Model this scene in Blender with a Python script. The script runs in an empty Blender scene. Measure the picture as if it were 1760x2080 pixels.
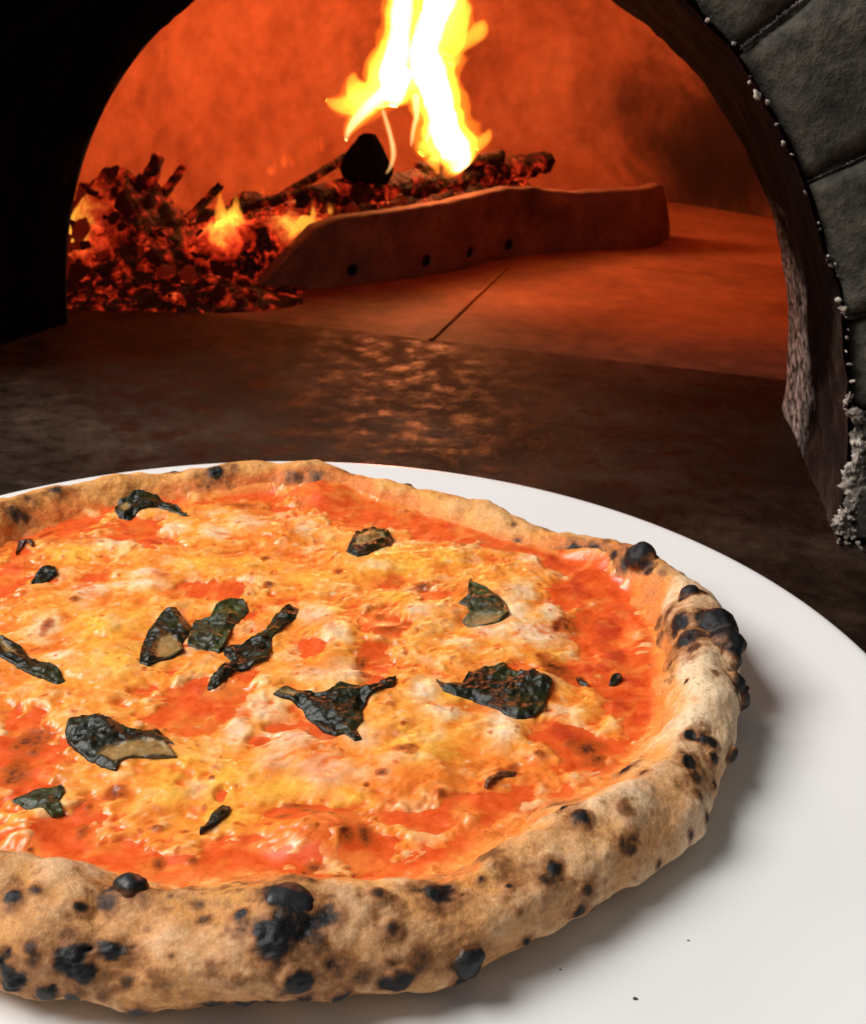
import bpy, bmesh, math, random
import numpy as np
from mathutils import Vector, Matrix, noise as mnoise
R_ = math.radians
scene = bpy.context.scene
col = scene.collection
rng = np.random.default_rng(7); random.seed(7)

# ------------------------------------------------------------------ camera
CAM = Vector((.056, -.371, .235)); PITCH = .42; ROLL = .037
fw = Vector((0, math.cos(PITCH), -math.sin(PITCH))); rt = Vector((1, 0, 0)); up = Vector((0, math.sin(PITCH), math.cos(PITCH)))
rt, up = math.cos(ROLL)*rt + math.sin(ROLL)*up, -math.sin(ROLL)*rt + math.cos(ROLL)*up
cd = bpy.data.cameras.new('camera'); co = bpy.data.objects.new('camera', cd); col.objects.link(co)
co.matrix_world = Matrix(((rt.x, up.x, -fw.x, CAM.x), (rt.y, up.y, -fw.y, CAM.y), (rt.z, up.z, -fw.z, CAM.z), (0, 0, 0, 1)))
cd.sensor_fit = 'HORIZONTAL'; cd.sensor_width = 36; cd.lens = 36*2500/1760
cd.clip_start = .01; cd.clip_end = 50
cd.dof.use_dof = True; cd.dof.focus_distance = .40; cd.dof.aperture_fstop = 38
scene.camera = co

# ------------------------------------------------------------------ light of the room
w = bpy.data.worlds.new('World'); scene.world = w; w.use_nodes = True
bg = w.node_tree.nodes['Background']; bg.inputs[0].default_value = (1, .975, .94, 1); bg.inputs[1].default_value = .16
def area(name, loc, tgt, sx, sy, power, c):
    l = bpy.data.lights.new(name, 'AREA'); l.shape = 'RECTANGLE'; l.size = sx; l.size_y = sy; l.energy = power; l.color = c
    o = bpy.data.objects.new(name, l); col.objects.link(o); o.location = loc
    o.rotation_euler = (Vector(tgt)-Vector(loc)).to_track_quat('-Z', 'Y').to_euler(); return o
area('window_light', (-.88, -.03, 1.06), (.05, 0, 0), .80, .80, 28, (1, .975, .945))
scene.view_settings.view_transform = 'Standard'; scene.view_settings.look = 'None'
scene.view_settings.exposure = 0; scene.view_settings.gamma = 1
scene.render.engine = 'CYCLES'
cy = scene.cycles
cy.use_denoising = True; cy.max_bounces = 8; cy.diffuse_bounces = 3; cy.glossy_bounces = 3
cy.volume_bounces = 0; cy.sample_clamp_indirect = 6; cy.caustics_reflective = False; cy.caustics_refractive = False

# ------------------------------------------------------------------ numpy noise
def hsh(i, j, k, s):
    h = (i.astype(np.uint32)*np.uint32(374761393) + j.astype(np.uint32)*np.uint32(668265263) + k.astype(np.uint32)*np.uint32(2147483647) + np.uint32(s*1274126177 & 0xffffffff))
    h = (h ^ (h >> np.uint32(13)))*np.uint32(1274126177); h ^= h >> np.uint32(16)
    h = h*np.uint32(2246822519); return h ^ (h >> np.uint32(15))
def noise3(x, y, z, seed=0):
    xi, yi, zi = np.floor(x), np.floor(y), np.floor(z)
    fx, fy, fz = x-xi, y-yi, z-zi
    xi, yi, zi = xi.astype(np.int64), yi.astype(np.int64), zi.astype(np.int64)
    u, v, q = [t*t*t*(t*(t*6-15)+10) for t in (fx, fy, fz)]
    def g(a, b, c):
        h = hsh(xi+a, yi+b, zi+c, seed)
        gx = (h & np.uint32(1023)).astype(np.float32)/511.5-1
        gy = ((h >> np.uint32(10)) & np.uint32(1023)).astype(np.float32)/511.5-1
        gz = ((h >> np.uint32(20)) & np.uint32(1023)).astype(np.float32)/511.5-1
        return gx*(fx-a)+gy*(fy-b)+gz*(fz-c)
    def L(a, b, t): return a+(b-a)*t
    return 1.25*L(L(L(g(0,0,0), g(1,0,0), u), L(g(0,1,0), g(1,1,0), u), v), L(L(g(0,0,1), g(1,0,1), u), L(g(0,1,1), g(1,1,1), u), v), q)
def fbm(x, y, z, o=3, seed=0, gain=.5):
    a, r, f = 1., 0, 1.
    for i in range(o):
        r = r+a*noise3(x*f, y*f, z*f, seed+i); a *= gain; f *= 2.03
    return r
def sst(a, b, x):
    t = np.clip((x-a)/(b-a), 0, 1); return t*t*(3-2*t)
def mixc(a, b, t): return a*(1-t[:, None])+np.asarray(b)[None, :]*t[:, None]

# ------------------------------------------------------------------ object helpers
def link(name, me, parent=None, mat=None, loc=None):
    o = bpy.data.objects.new(name, me); col.objects.link(o)
    if parent: o.parent = parent
    if mat: me.materials.append(mat)
    if loc is not None: o.location = loc
    return o
def empty(name, label, cat, loc=(0, 0, 0), group=None):
    o = bpy.data.objects.new(name, None); col.objects.link(o); o.location = loc; o.empty_display_size = .02
    return tag(o, label, cat, group)
def tag(o, label, cat, group=None):
    o['label'] = label; o['category'] = cat
    if group: o['group'] = group
    return o
def mesh_np(name, V, F, smooth=True, attrs=None):
    me = bpy.data.meshes.new(name); V = np.asarray(V, np.float32); F = np.asarray(F, np.int32); n = F.shape[1]
    me.vertices.add(len(V)); me.vertices.foreach_set('co', V.ravel())
    me.loops.add(F.size); me.loops.foreach_set('vertex_index', F.ravel())
    me.polygons.add(len(F)); me.polygons.foreach_set('loop_start', np.arange(0, F.size, n, dtype=np.int32))
    me.polygons.foreach_set('loop_total', np.full(len(F), n, np.int32))
    me.polygons.foreach_set('use_smooth', np.full(len(F), smooth))
    me.update(calc_edges=True)
    for k, a in (attrs or {}).items():
        a = np.asarray(a, np.float32)
        if a.ndim == 1: me.attributes.new(k, 'FLOAT', 'POINT').data.foreach_set('value', a)
        else:
            c = np.ones((len(a), 4), np.float32); c[:, :3] = a
            me.attributes.new(k, 'FLOAT_COLOR', 'POINT').data.foreach_set('color', c.ravel())
    return me
def grid_faces(n, m, wrap=False):
    i, j = np.meshgrid(np.arange(n if wrap else n-1), np.arange(m-1), indexing='ij')
    a = i*m+j; b = ((i+1) % n)*m+j
    return np.stack([a, b, b+1, a+1], -1).reshape(-1, 4)
def bm_mesh(name, bm, smooth=True):
    me = bpy.data.meshes.new(name); bmesh.ops.recalc_face_normals(bm, faces=bm.faces); bm.to_mesh(me); bm.free()
    for p in me.polygons: p.use_smooth = smooth
    return me
def lump(rx, ry, rz, sub=3, amp=.2, freq=1.5, seed=0, flat=None):
    bm = bmesh.new(); bmesh.ops.create_icosphere(bm, subdivisions=sub, radius=1); s = Vector((seed*7.3, seed*3.1, seed*1.7))
    for v in bm.verts:
        d = 1+amp*mnoise.noise(v.co*freq+s)+amp*.45*mnoise.noise(v.co*freq*2.7+s)
        v.co = Vector((v.co.x*rx*d, v.co.y*ry*d, v.co.z*rz*d))
    return bm

# ------------------------------------------------------------------ materials
class N:
    def __init__(s, name):
        s.m = bpy.data.materials.new(name); s.m.use_nodes = True; s.t = s.m.node_tree; s.n = s.t.nodes
        s.b = s.n['Principled BSDF']; s.out = s.n['Material Output']
    def new(s, typ, **k):
        x = s.n.new(typ)
        for a, v in k.items(): setattr(x, a, v)
        return x
    def l(s, a, b): s.t.links.new(a, b)
    def set(s, **k):
        for a, v in k.items():
            i = s.b.inputs[a.replace('_', ' ')]
            if hasattr(v, 'is_output') or isinstance(v, bpy.types.NodeSocket): s.l(v, i)
            else: i.default_value = (*v, 1) if isinstance(v, tuple) and len(v) == 3 and i.type == 'RGBA' else v
        return s
    def pos(s, gen='Object'): 
        return s.new('ShaderNodeTexCoord').outputs[gen]
    def noise(s, scale, detail=4, rough=.55, vec=None, dist=0):
        x = s.new('ShaderNodeTexNoise'); x.inputs['Scale'].default_value = scale; x.inputs['Detail'].default_value = detail
        x.inputs['Roughness'].default_value = rough; x.inputs['Distortion'].default_value = dist
        s.l(vec if vec is not None else s.pos(), x.inputs['Vector']); return x.outputs['Fac']
    def vor(s, scale, feat='F1', vec=None):
        x = s.new('ShaderNodeTexVoronoi', feature=feat); x.inputs['Scale'].default_value = scale
        s.l(vec if vec is not None else s.pos(), x.inputs['Vector']); return x.outputs['Distance']
    def ramp(s, fac, stops, interp='LINEAR'):
        x = s.new('ShaderNodeValToRGB'); e = x.color_ramp; e.interpolation = interp
        while len(e.elements) < len(stops): e.elements.new(.5)
        for el, (p, c) in zip(e.elements, stops):
            el.position = p; el.color = (*c, 1) if isinstance(c, tuple) else (c, c, c, 1)
        s.l(fac, x.inputs['Fac']); return x.outputs['Color']
    def attr(s, name, out='Fac'):
        return s.new('ShaderNodeAttribute', attribute_name=name).outputs[out]
    def mix(s, a, b, fac, mode='MIX'):
        x = s.new('ShaderNodeMix', data_type='RGBA', blend_type=mode)
        for i, v in ((0, fac), (6, a), (7, b)):
            if isinstance(v, bpy.types.NodeSocket): s.l(v, x.inputs[i])
            else: x.inputs[i].default_value = (*v, 1) if isinstance(v, tuple) else v
        return x.outputs[2]
    def math(s, op, a, b=0.):
        x = s.new('ShaderNodeMath', operation=op)
        for i, v in enumerate((a, b)):
            if isinstance(v, bpy.types.NodeSocket): s.l(v, x.inputs[i])
            else: x.inputs[i].default_value = v
        return x.outputs[0]
    def bump(s, h, strength=.5, dist=.001, prev=None):
        x = s.new('ShaderNodeBump'); x.inputs['Strength'].default_value = strength; x.inputs['Distance'].default_value = dist
        s.l(h, x.inputs['Height'])
        if prev is not None: s.l(prev, x.inputs['Normal'])
        s.l(x.outputs[0], s.b.inputs['Normal']); return x.outputs[0]

def m_porcelain():
    k = N('white_porcelain'); n = k.noise(9, 3)
    k.set(Base_Color=k.ramp(n, [(.3, (.79, .785, .77)), (.7, (.84, .835, .825))]), Roughness=.22, IOR=1.5); k.bump(k.noise(60, 2), .02, .001); return k.m
def m_counter():
    k = N('worn_dark_stone'); v = k.pos()
    a = k.noise(9, 8, .68, v, .1); b = k.noise(60, 7, .68, v, .1); c = k.noise(300, 4, .65, v)
    base = k.ramp(a, [(.30, (.011, .009, .008)), (.48, (.030, .023, .018)), (.62, (.060, .046, .036)), (.80, (.12, .095, .075))])
    base = k.mix(base, k.ramp(b, [(.35, (.25, .22, .2)), (.65, (1.35, 1.2, 1.1))]), .75, 'MULTIPLY')
    base = k.mix(base, k.ramp(c, [(.3, (.6, .6, .6)), (.7, (1.3, 1.3, 1.3))]), .6, 'MULTIPLY')
    mp = k.new('ShaderNodeMapping'); k.l(v, mp.inputs['Vector']); mp.inputs['Scale'].default_value = (14, 46, 9); mp.inputs['Rotation'].default_value = (0, 0, .25)
    sc = k.noise(1., 7, .7, mp.outputs[0], .1)
    base = k.mix(base, (.15, .12, .10), k.ramp(sc, [(.62, 0.), (.74, .45)]))
    dt = k.new('ShaderNodeVectorMath', operation='DOT_PRODUCT'); k.l(v, dt.inputs[0]); dt.inputs[1].default_value = (.2588, .9659, 0)
    q = k.math('ADD', k.math('SUBTRACT', dt.outputs['Value'], .435*.9659+.029*.2588), k.math('MULTIPLY', k.math('SUBTRACT', a, .5), .25))
    base = k.mix(base, k.ramp(b, [(.3, (.045, .026, .018)), (.7, (.14, .080, .056))]), k.ramp(q, [(-.04, 0.), (.075, .95)]))
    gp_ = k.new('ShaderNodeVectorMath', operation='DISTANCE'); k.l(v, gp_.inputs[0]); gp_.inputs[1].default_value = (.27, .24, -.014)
    shade_d = k.math('ADD', gp_.outputs['Value'], k.math('MULTIPLY', k.math('SUBTRACT', a, .5), .35))  # deep shadow right of the mouth, painted into the stone colour
    base = k.mix(base, (.78, .72, .68), 1., 'MULTIPLY'); base = k.mix(base, k.mix(base, (.30, .24, .22), 1., 'MULTIPLY'), k.ramp(shade_d, [(.08, .9), (.26, 0.)]))
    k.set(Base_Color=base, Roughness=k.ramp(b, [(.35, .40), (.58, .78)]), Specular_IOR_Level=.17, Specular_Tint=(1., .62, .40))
    k.bump(c, .4, .0010, k.bump(b, .22, .0022)); return k.m
def m_firebrick(name, c1, c2, c3, soot=.5, rough=.9, sc=1., patches=(), mouth=False):
    k = N(name); v = k.pos()
    a = k.noise(9*sc, 7, .6, v, .5); b = k.noise(55*sc, 5, .6, v); c = k.noise(420*sc, 2, .6, v)
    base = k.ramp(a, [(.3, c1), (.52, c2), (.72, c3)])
    base = k.mix(base, k.ramp(b, [(.3, (.72, .68, .66)), (.7, (1.15, 1.12, 1.1))]), .8, 'MULTIPLY')
    s = k.noise(4.3*sc, 6, .7, v, .9)
    base = k.mix(base, (.03, .022, .018), k.ramp(s, [(.54, 0.), (.78, soot)]))
    for p, r0, r1 in patches:      # soot stains, with the right wall's darker shading painted in
        dn = k.new('ShaderNodeVectorMath', operation='DISTANCE'); k.l(v, dn.inputs[0]); dn.inputs[1].default_value = p
        q = k.math('ADD', dn.outputs['Value'], k.math('MULTIPLY', k.math('SUBTRACT', s, .5), .22))
        base = k.mix(base, (.018, .012, .010), k.ramp(q, [(r0, .72), (r1+.02, 0.)]))
    if mouth:                      # dark brown tone at the mouth, fading inwards
        dt = k.new('ShaderNodeVectorMath', operation='DOT_PRODUCT'); k.l(v, dt.inputs[0]); dt.inputs[1].default_value = (.2588, .9659, 0)
        q = k.math('ADD', k.math('SUBTRACT', dt.outputs['Value'], .435*.9659+.029*.2588), k.math('MULTIPLY', k.math('SUBTRACT', k.noise(7, 8, .72, v, .2), .5), .26))
        base = k.mix(base, k.ramp(b, [(.3, (.045, .026, .018)), (.7, (.14, .080, .056))]), k.ramp(q, [(.06, .95), (.20, 0.)]))
    k.set(Base_Color=base, Roughness=rough, Specular_IOR_Level=.25)
    k.bump(c, .3, .0006, k.bump(b, .5, .002)); return k.m
def m_soot():
    k = N('black_soot'); a = k.noise(60, 5)
    k.set(Base_Color=k.ramp(a, [(.35, (.0008, .0007, .0007)), (.75, (.002, .0018, .0016))]), Roughness=1., Specular_IOR_Level=.0); k.bump(a, .5, .003); return k.m
def m_reveal():
    # plaster jamb: brown at the mouth, soot inside, ash and lime crumbs low on the inner lip
    k = N('sooty_plaster'); v = k.pos(); d = k.attr('depth'); hgt = k.attr('height'); side = k.attr('side')
    a = k.noise(30, 6, .65, v, .4); b = k.noise(170, 4, .65, v)
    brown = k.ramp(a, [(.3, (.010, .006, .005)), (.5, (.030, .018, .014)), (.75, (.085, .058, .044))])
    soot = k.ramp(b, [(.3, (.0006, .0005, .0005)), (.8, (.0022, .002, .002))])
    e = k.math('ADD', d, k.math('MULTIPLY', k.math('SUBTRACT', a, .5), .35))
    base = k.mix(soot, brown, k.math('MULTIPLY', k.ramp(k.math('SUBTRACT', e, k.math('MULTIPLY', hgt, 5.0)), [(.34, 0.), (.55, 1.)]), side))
    ash = k.ramp(b, [(.38, (.012, .010, .009)), (.50, (.22, .19, .165)), (.64, (.66, .60, .54))])
    q = k.math('ADD', hgt, k.math('MULTIPLY', k.math('SUBTRACT', a, .5), .12))
    f = k.math('MULTIPLY', k.ramp(q, [(.07, 1.), (.13, 0.)]), k.math('MULTIPLY', side, k.ramp(e, [(.26, 1.), (.46, 0.)])))
    base = k.mix(base, ash, f)
    k.set(Base_Color=base, Roughness=.95, Specular_IOR_Level=.03); k.bump(b, .6, .003, k.bump(a, .5, .005)); return k.m
def m_vault():
    k = N('dark_grey_stone'); v = k.pos()
    a = k.noise(24, 7, .65, v, .3); b = k.noise(150, 5, .65, v); c = k.vor(260, 'F1', v)
    base = k.ramp(a, [(.3, (.022, .020, .015)), (.5, (.050, .045, .034)), (.72, (.088, .079, .062))])
    base = k.mix(base, k.ramp(b, [(.32, (.35, .35, .36)), (.5, (.95, .95, .95)), (.72, (1.5, 1.45, 1.35))]), .85, 'MULTIPLY')
    base = k.mix(base, (.004, .004, .004), k.ramp(k.noise(16, 5, .7, v, .8), [(.56, 0.), (.72, .8)]))
    k.set(Base_Color=base, Roughness=.88, Specular_IOR_Level=.3)
    k.bump(b, .7, .003, k.bump(a, .6, .006)); return k.m
def m_mortar():
    k = N('pale_lime_mortar'); a = k.noise(140, 5)
    k.set(Base_Color=k.ramp(a, [(.3, (.05, .04, .034)), (.5, (.26, .215, .18)), (.68, (.66, .58, .49))]), Roughness=.9); k.bump(a, .6, .002); return k.m
def m_joint():
    k = N('dark_joint_mortar'); a = k.noise(90, 5)
    k.set(Base_Color=k.ramp(a, [(.3, (.008, .007, .006)), (.55, (.03, .026, .022)), (.75, (.16, .145, .13))]), Roughness=.95); k.bump(a, .6, .003); return k.m
def m_coal(name, glow, base=((.004, .003, .003), (.03, .02, .016), (.16, .10, .07)), gcol=(1, .05, .012), scale=1., hot=()):
    k = N(name); v = k.pos(); oi = k.new('ShaderNodeObjectInfo')
    vv = k.new('ShaderNodeVectorMath', operation='ADD'); k.l(v, vv.inputs[0])
    cx = k.new('ShaderNodeVectorMath', operation='SCALE'); k.l(oi.outputs['Location'], cx.inputs[0]); cx.inputs['Scale'].default_value = 3.; k.l(cx.outputs[0], vv.inputs[1]); v = vv.outputs[0]
    a = k.noise(70*scale, 6, .65, v, .5); b = k.noise(300*scale, 4, .6, v); c = k.vor(110*scale, 'DISTANCE_TO_EDGE', v)
    k.set(Base_Color=k.ramp(a, [(.3, base[0]), (.55, base[1]), (.78, base[2])]), Roughness=.85, Specular_IOR_Level=.25)
    g = k.math('MULTIPLY', k.ramp(k.noise(85*scale, 5, .65, v, .3), [(.50, 0.), (.66, 1.)]), k.ramp(a, [(.35, .15), (.7, 1.)]))
    ec = k.ramp(g, [(0., (.5, .01, .002)), (.5, gcol), (1., (1, .22, .03))]); es = k.math('MULTIPLY', g, glow)
    for p, r, st in hot:           # where the bed is burning hottest
        dn = k.new('ShaderNodeVectorMath', operation='DISTANCE'); k.l(k.pos(), dn.inputs[0]); dn.inputs[1].default_value = p
        q = k.math('ADD', dn.outputs['Value'], k.math('MULTIPLY', k.math('SUBTRACT', a, .5), r*1.1)); h_ = k.ramp(k.math('DIVIDE', q, r), [(.25, 1.), (1., 0.)])
        es = k.math('ADD', es, k.math('MULTIPLY', h_, st)); ec = k.mix(ec, k.ramp(h_, [(.0, (1, .05, .012)), (.5, (1, .10, .02)), (1., (1, .40, .04))]), h_)
    k.set(Emission_Color=ec, Emission_Strength=es)
    k.bump(b, .6, .002, k.bump(a, .8, .006, k.bump(k.ramp(c, [(0., 0.), (.12, 1.)]), .6, .003))); return k.m
def m_flame(name, colr, s):
    k = N(name); k.n.remove(k.b)
    e = k.new('ShaderNodeEmission'); e.inputs[0].default_value = (*colr, 1); e.inputs[1].default_value = s
    k.l(e.outputs[0], k.out.inputs['Volume']); return k.m
def m_guard():
    k = N('fired_clay_guard'); v = k.pos(); a = k.noise(26, 6, .6, v, .4); b = k.noise(300, 3, .6, v)
    base = k.ramp(a, [(.3, (.13, .075, .05)), (.55, (.23, .125, .08)), (.75, (.33, .19, .12))])
    base = k.mix(base, k.ramp(b, [(.3, (.75, .75, .75)), (.7, (1.2, 1.2, 1.2))]), .7, 'MULTIPLY')
    base = k.mix(base, (.02, .015, .012), k.ramp(k.noise(13, 5, .65, v, .6), [(.50, 0.), (.70, .85)]))
    k.set(Base_Color=base, Roughness=.85); k.bump(b, .4, .001, k.bump(a, .4, .003)); return k.m
def m_hole_shade():
    k = N('dark_hole'); k.set(Base_Color=(.004, .003, .003), Roughness=1.); return k.m
def m_crust():
    k = N('baked_crust'); v = k.pos(); c = k.attr('col', 'Color'); ch = k.attr('char')
    a = k.noise(420, 5, .65, v); b = k.noise(1500, 3, .6, v); f = k.noise(150, 5, .65, v, .3)
    base = k.mix(c, k.ramp(f, [(.30, (.72, .62, .52)), (.5, (1., 1., 1.)), (.70, (1.14, 1.16, 1.2))]), .75, 'MULTIPLY')
    base = k.mix(base, k.ramp(a, [(.30, (.78, .70, .60)), (.5, (1., 1., 1.)), (.72, (1.12, 1.14, 1.16))]), .7, 'MULTIPLY')
    base = k.mix(base, k.ramp(b, [(.30, (.86, .80, .74)), (.7, (1.1, 1.1, 1.1))]), .6, 'MULTIPLY')
    g_ = k.noise(900, 3, .7, v, .2); base = k.mix(base, (.30, .15, .06), k.ramp(g_, [(.56, 0.), (.68, .55)])); base = k.mix(base, (.92, .74, .52), k.ramp(g_, [(.30, .40), (.42, 0.)]))
    q = k.math('ADD', ch, k.math('MULTIPLY', k.math('SUBTRACT', k.math('ADD', a, k.math('MULTIPLY', f, .8)), .9), .7))
    base = k.mix(base, (.30, .115, .035), k.ramp(q, [(.08, 0.), (.36, .92)]))
    base = k.mix(base, (.075, .032, .014), k.ramp(q, [(.36, 0.), (.60, .9)]))
    base = k.mix(base, (.011, .011, .012), k.ramp(q, [(.56, 0.), (.80, 1.)]))
    k.set(Base_Color=base, Roughness=k.ramp(ch, [(0., .62), (.8, .5)]), Specular_IOR_Level=.3, Subsurface_Weight=.12, Subsurface_Radius=(.003, .0015, .0007), Subsurface_Scale=1.)
    k.bump(b, .4, .0004, k.bump(a, .5, .0010)); return k.m
def m_blister():
    k = N('black_char'); v = k.pos(); a = k.noise(500, 4, .6, v); b = k.noise(160, 3, .6, v); h = k.attr('rise')
    base = k.ramp(k.math('ADD', h, k.math('MULTIPLY', k.math('SUBTRACT', b, .5), .6)), [(.1, (.10, .040, .014)), (.34, (.022, .016, .012)), (.6, (.010, .011, .012)), (1., (.022, .024, .026))])
    k.set(Base_Color=base, Roughness=.42, Specular_IOR_Level=.35); k.bump(a, .35, .0006); return k.m
def m_topping(name, rough, spec):
    k = N(name); v = k.pos(); c = k.attr('col', 'Color'); br = k.attr('brown')
    a = k.noise(700, 4, .6, v, .3); b = k.noise(210, 5, .65, v, .5)
    base = k.mix(c, k.ramp(b, [(.30, (.86, .66, .5)), (.5, (1., 1., 1.)), (.70, (1.08, 1.22, 1.5))]), .85, 'MULTIPLY')
    base = k.mix(base, k.ramp(a, [(.30, (.90, .78, .66)), (.5, (1., 1., 1.)), (.72, (1.06, 1.12, 1.25))]), .8, 'MULTIPLY')
    q = k.math('ADD', br, k.math('MULTIPLY', k.math('SUBTRACT', k.math('ADD', a, b), 1.), .8))
    base = k.mix(base, (.46, .085, .012), k.ramp(q, [(.15, 0.), (.50, .85)]))
    base = k.mix(base, (.055, .017, .008), k.ramp(q, [(.60, 0.), (.95, .92)]))
    k.set(Base_Color=base, Roughness=k.ramp(b, [(.35, rough), (.65, rough+.14)]), Specular_IOR_Level=spec, Subsurface_Weight=.18, Subsurface_Radius=(.004, .0018, .0007), Subsurface_Scale=1.)
    k.bump(a, .10, .0003, k.bump(b, .13, .0007)); return k.m
def m_leaf(name, dark, mid, tan):
    k = N(name); v = k.pos(); t = k.attr('tan'); a = k.noise(380, 5, .7, v); b = k.noise(1100, 3, .6, v); e = k.attr('edge')
    base = k.ramp(a, [(.35, dark), (.58, mid), (.8, tuple(min(1, x*2.2) for x in mid))])
    ol = k.noise(95, 3, .5, v); base = k.mix(base, tuple(x*7+.012 if i != 2 else x*4 for i, x in enumerate(dark)), k.ramp(ol, [(.52, 0.), (.72, .8)]))
    tc = k.ramp(k.noise(300, 4, .6, v), [(.3, tuple(x*.55 for x in tan)), (.7, tan)])
    base = k.mix(base, tc, t)
    k.set(Base_Color=base, Roughness=k.ramp(a, [(.3, .24), (.7, .42)]), Specular_IOR_Level=.5)
    k.bump(b, .15, .0004, k.bump(a, .5, .0012)); return k.m
def m_crumb():
    k = N('burnt_crumb'); k.set(Base_Color=(.03, .02, .014), Roughness=.8); return k.m
def m_log():
    return m_coal('charred_wood', 1.1, ((.006, .004, .003), (.05, .026, .016), (.22, .11, .06)), scale=.8)

CRUST_OUT=[163.9,165.6,166.8,167.4,167.4,166.9,165.5,163.2,160.7,159.0,157.5,156.4,156.6,158.2,160.1,162.1,164.4,166.8,168.7,169.6,169.8,169.7,169.7,170.2,170.8,171.6,171.9,171.2,169.9,169.1,168.5,168.0,166.8,164.9,163.9,163.6,163.3,162.9,162.6,162.3,162.0,161.7,161.4,161.1,160.8,160.4,160.1,159.7,159.2,158.7,158.1,157.5,157.0,156.9,157.2,157.4,157.5,157.6,158.1,158.3,157.9,157.6,157.6,157.9,158.3,159.1,159.8,160.1,160.3,160.7,161.4,162.4]
CRUST_IN=[132.6,134.1,136.5,139.6,143.0,145.7,144.5,142.2,139.7,138.0,136.5,135.4,135.6,137.2,138.1,139.8,143.3,145.8,147.7,148.6,148.3,146.1,146.5,148.5,149.8,150.6,150.9,150.2,148.9,148.1,147.5,144.0,140.4,139.5,138.5,137.5,136.6,135.6,134.6,133.6,132.7,131.7,130.7,129.7,128.9,128.0,126.7,125.1,122.7,118.4,113.7,111.4,111.2,109.7,106.5,103.6,102.8,106.8,114.6,118.2,115.6,112.6,111.8,112.9,115.6,118.9,121.7,124.1,126.8,129.6,131.3,132.0]
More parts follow.
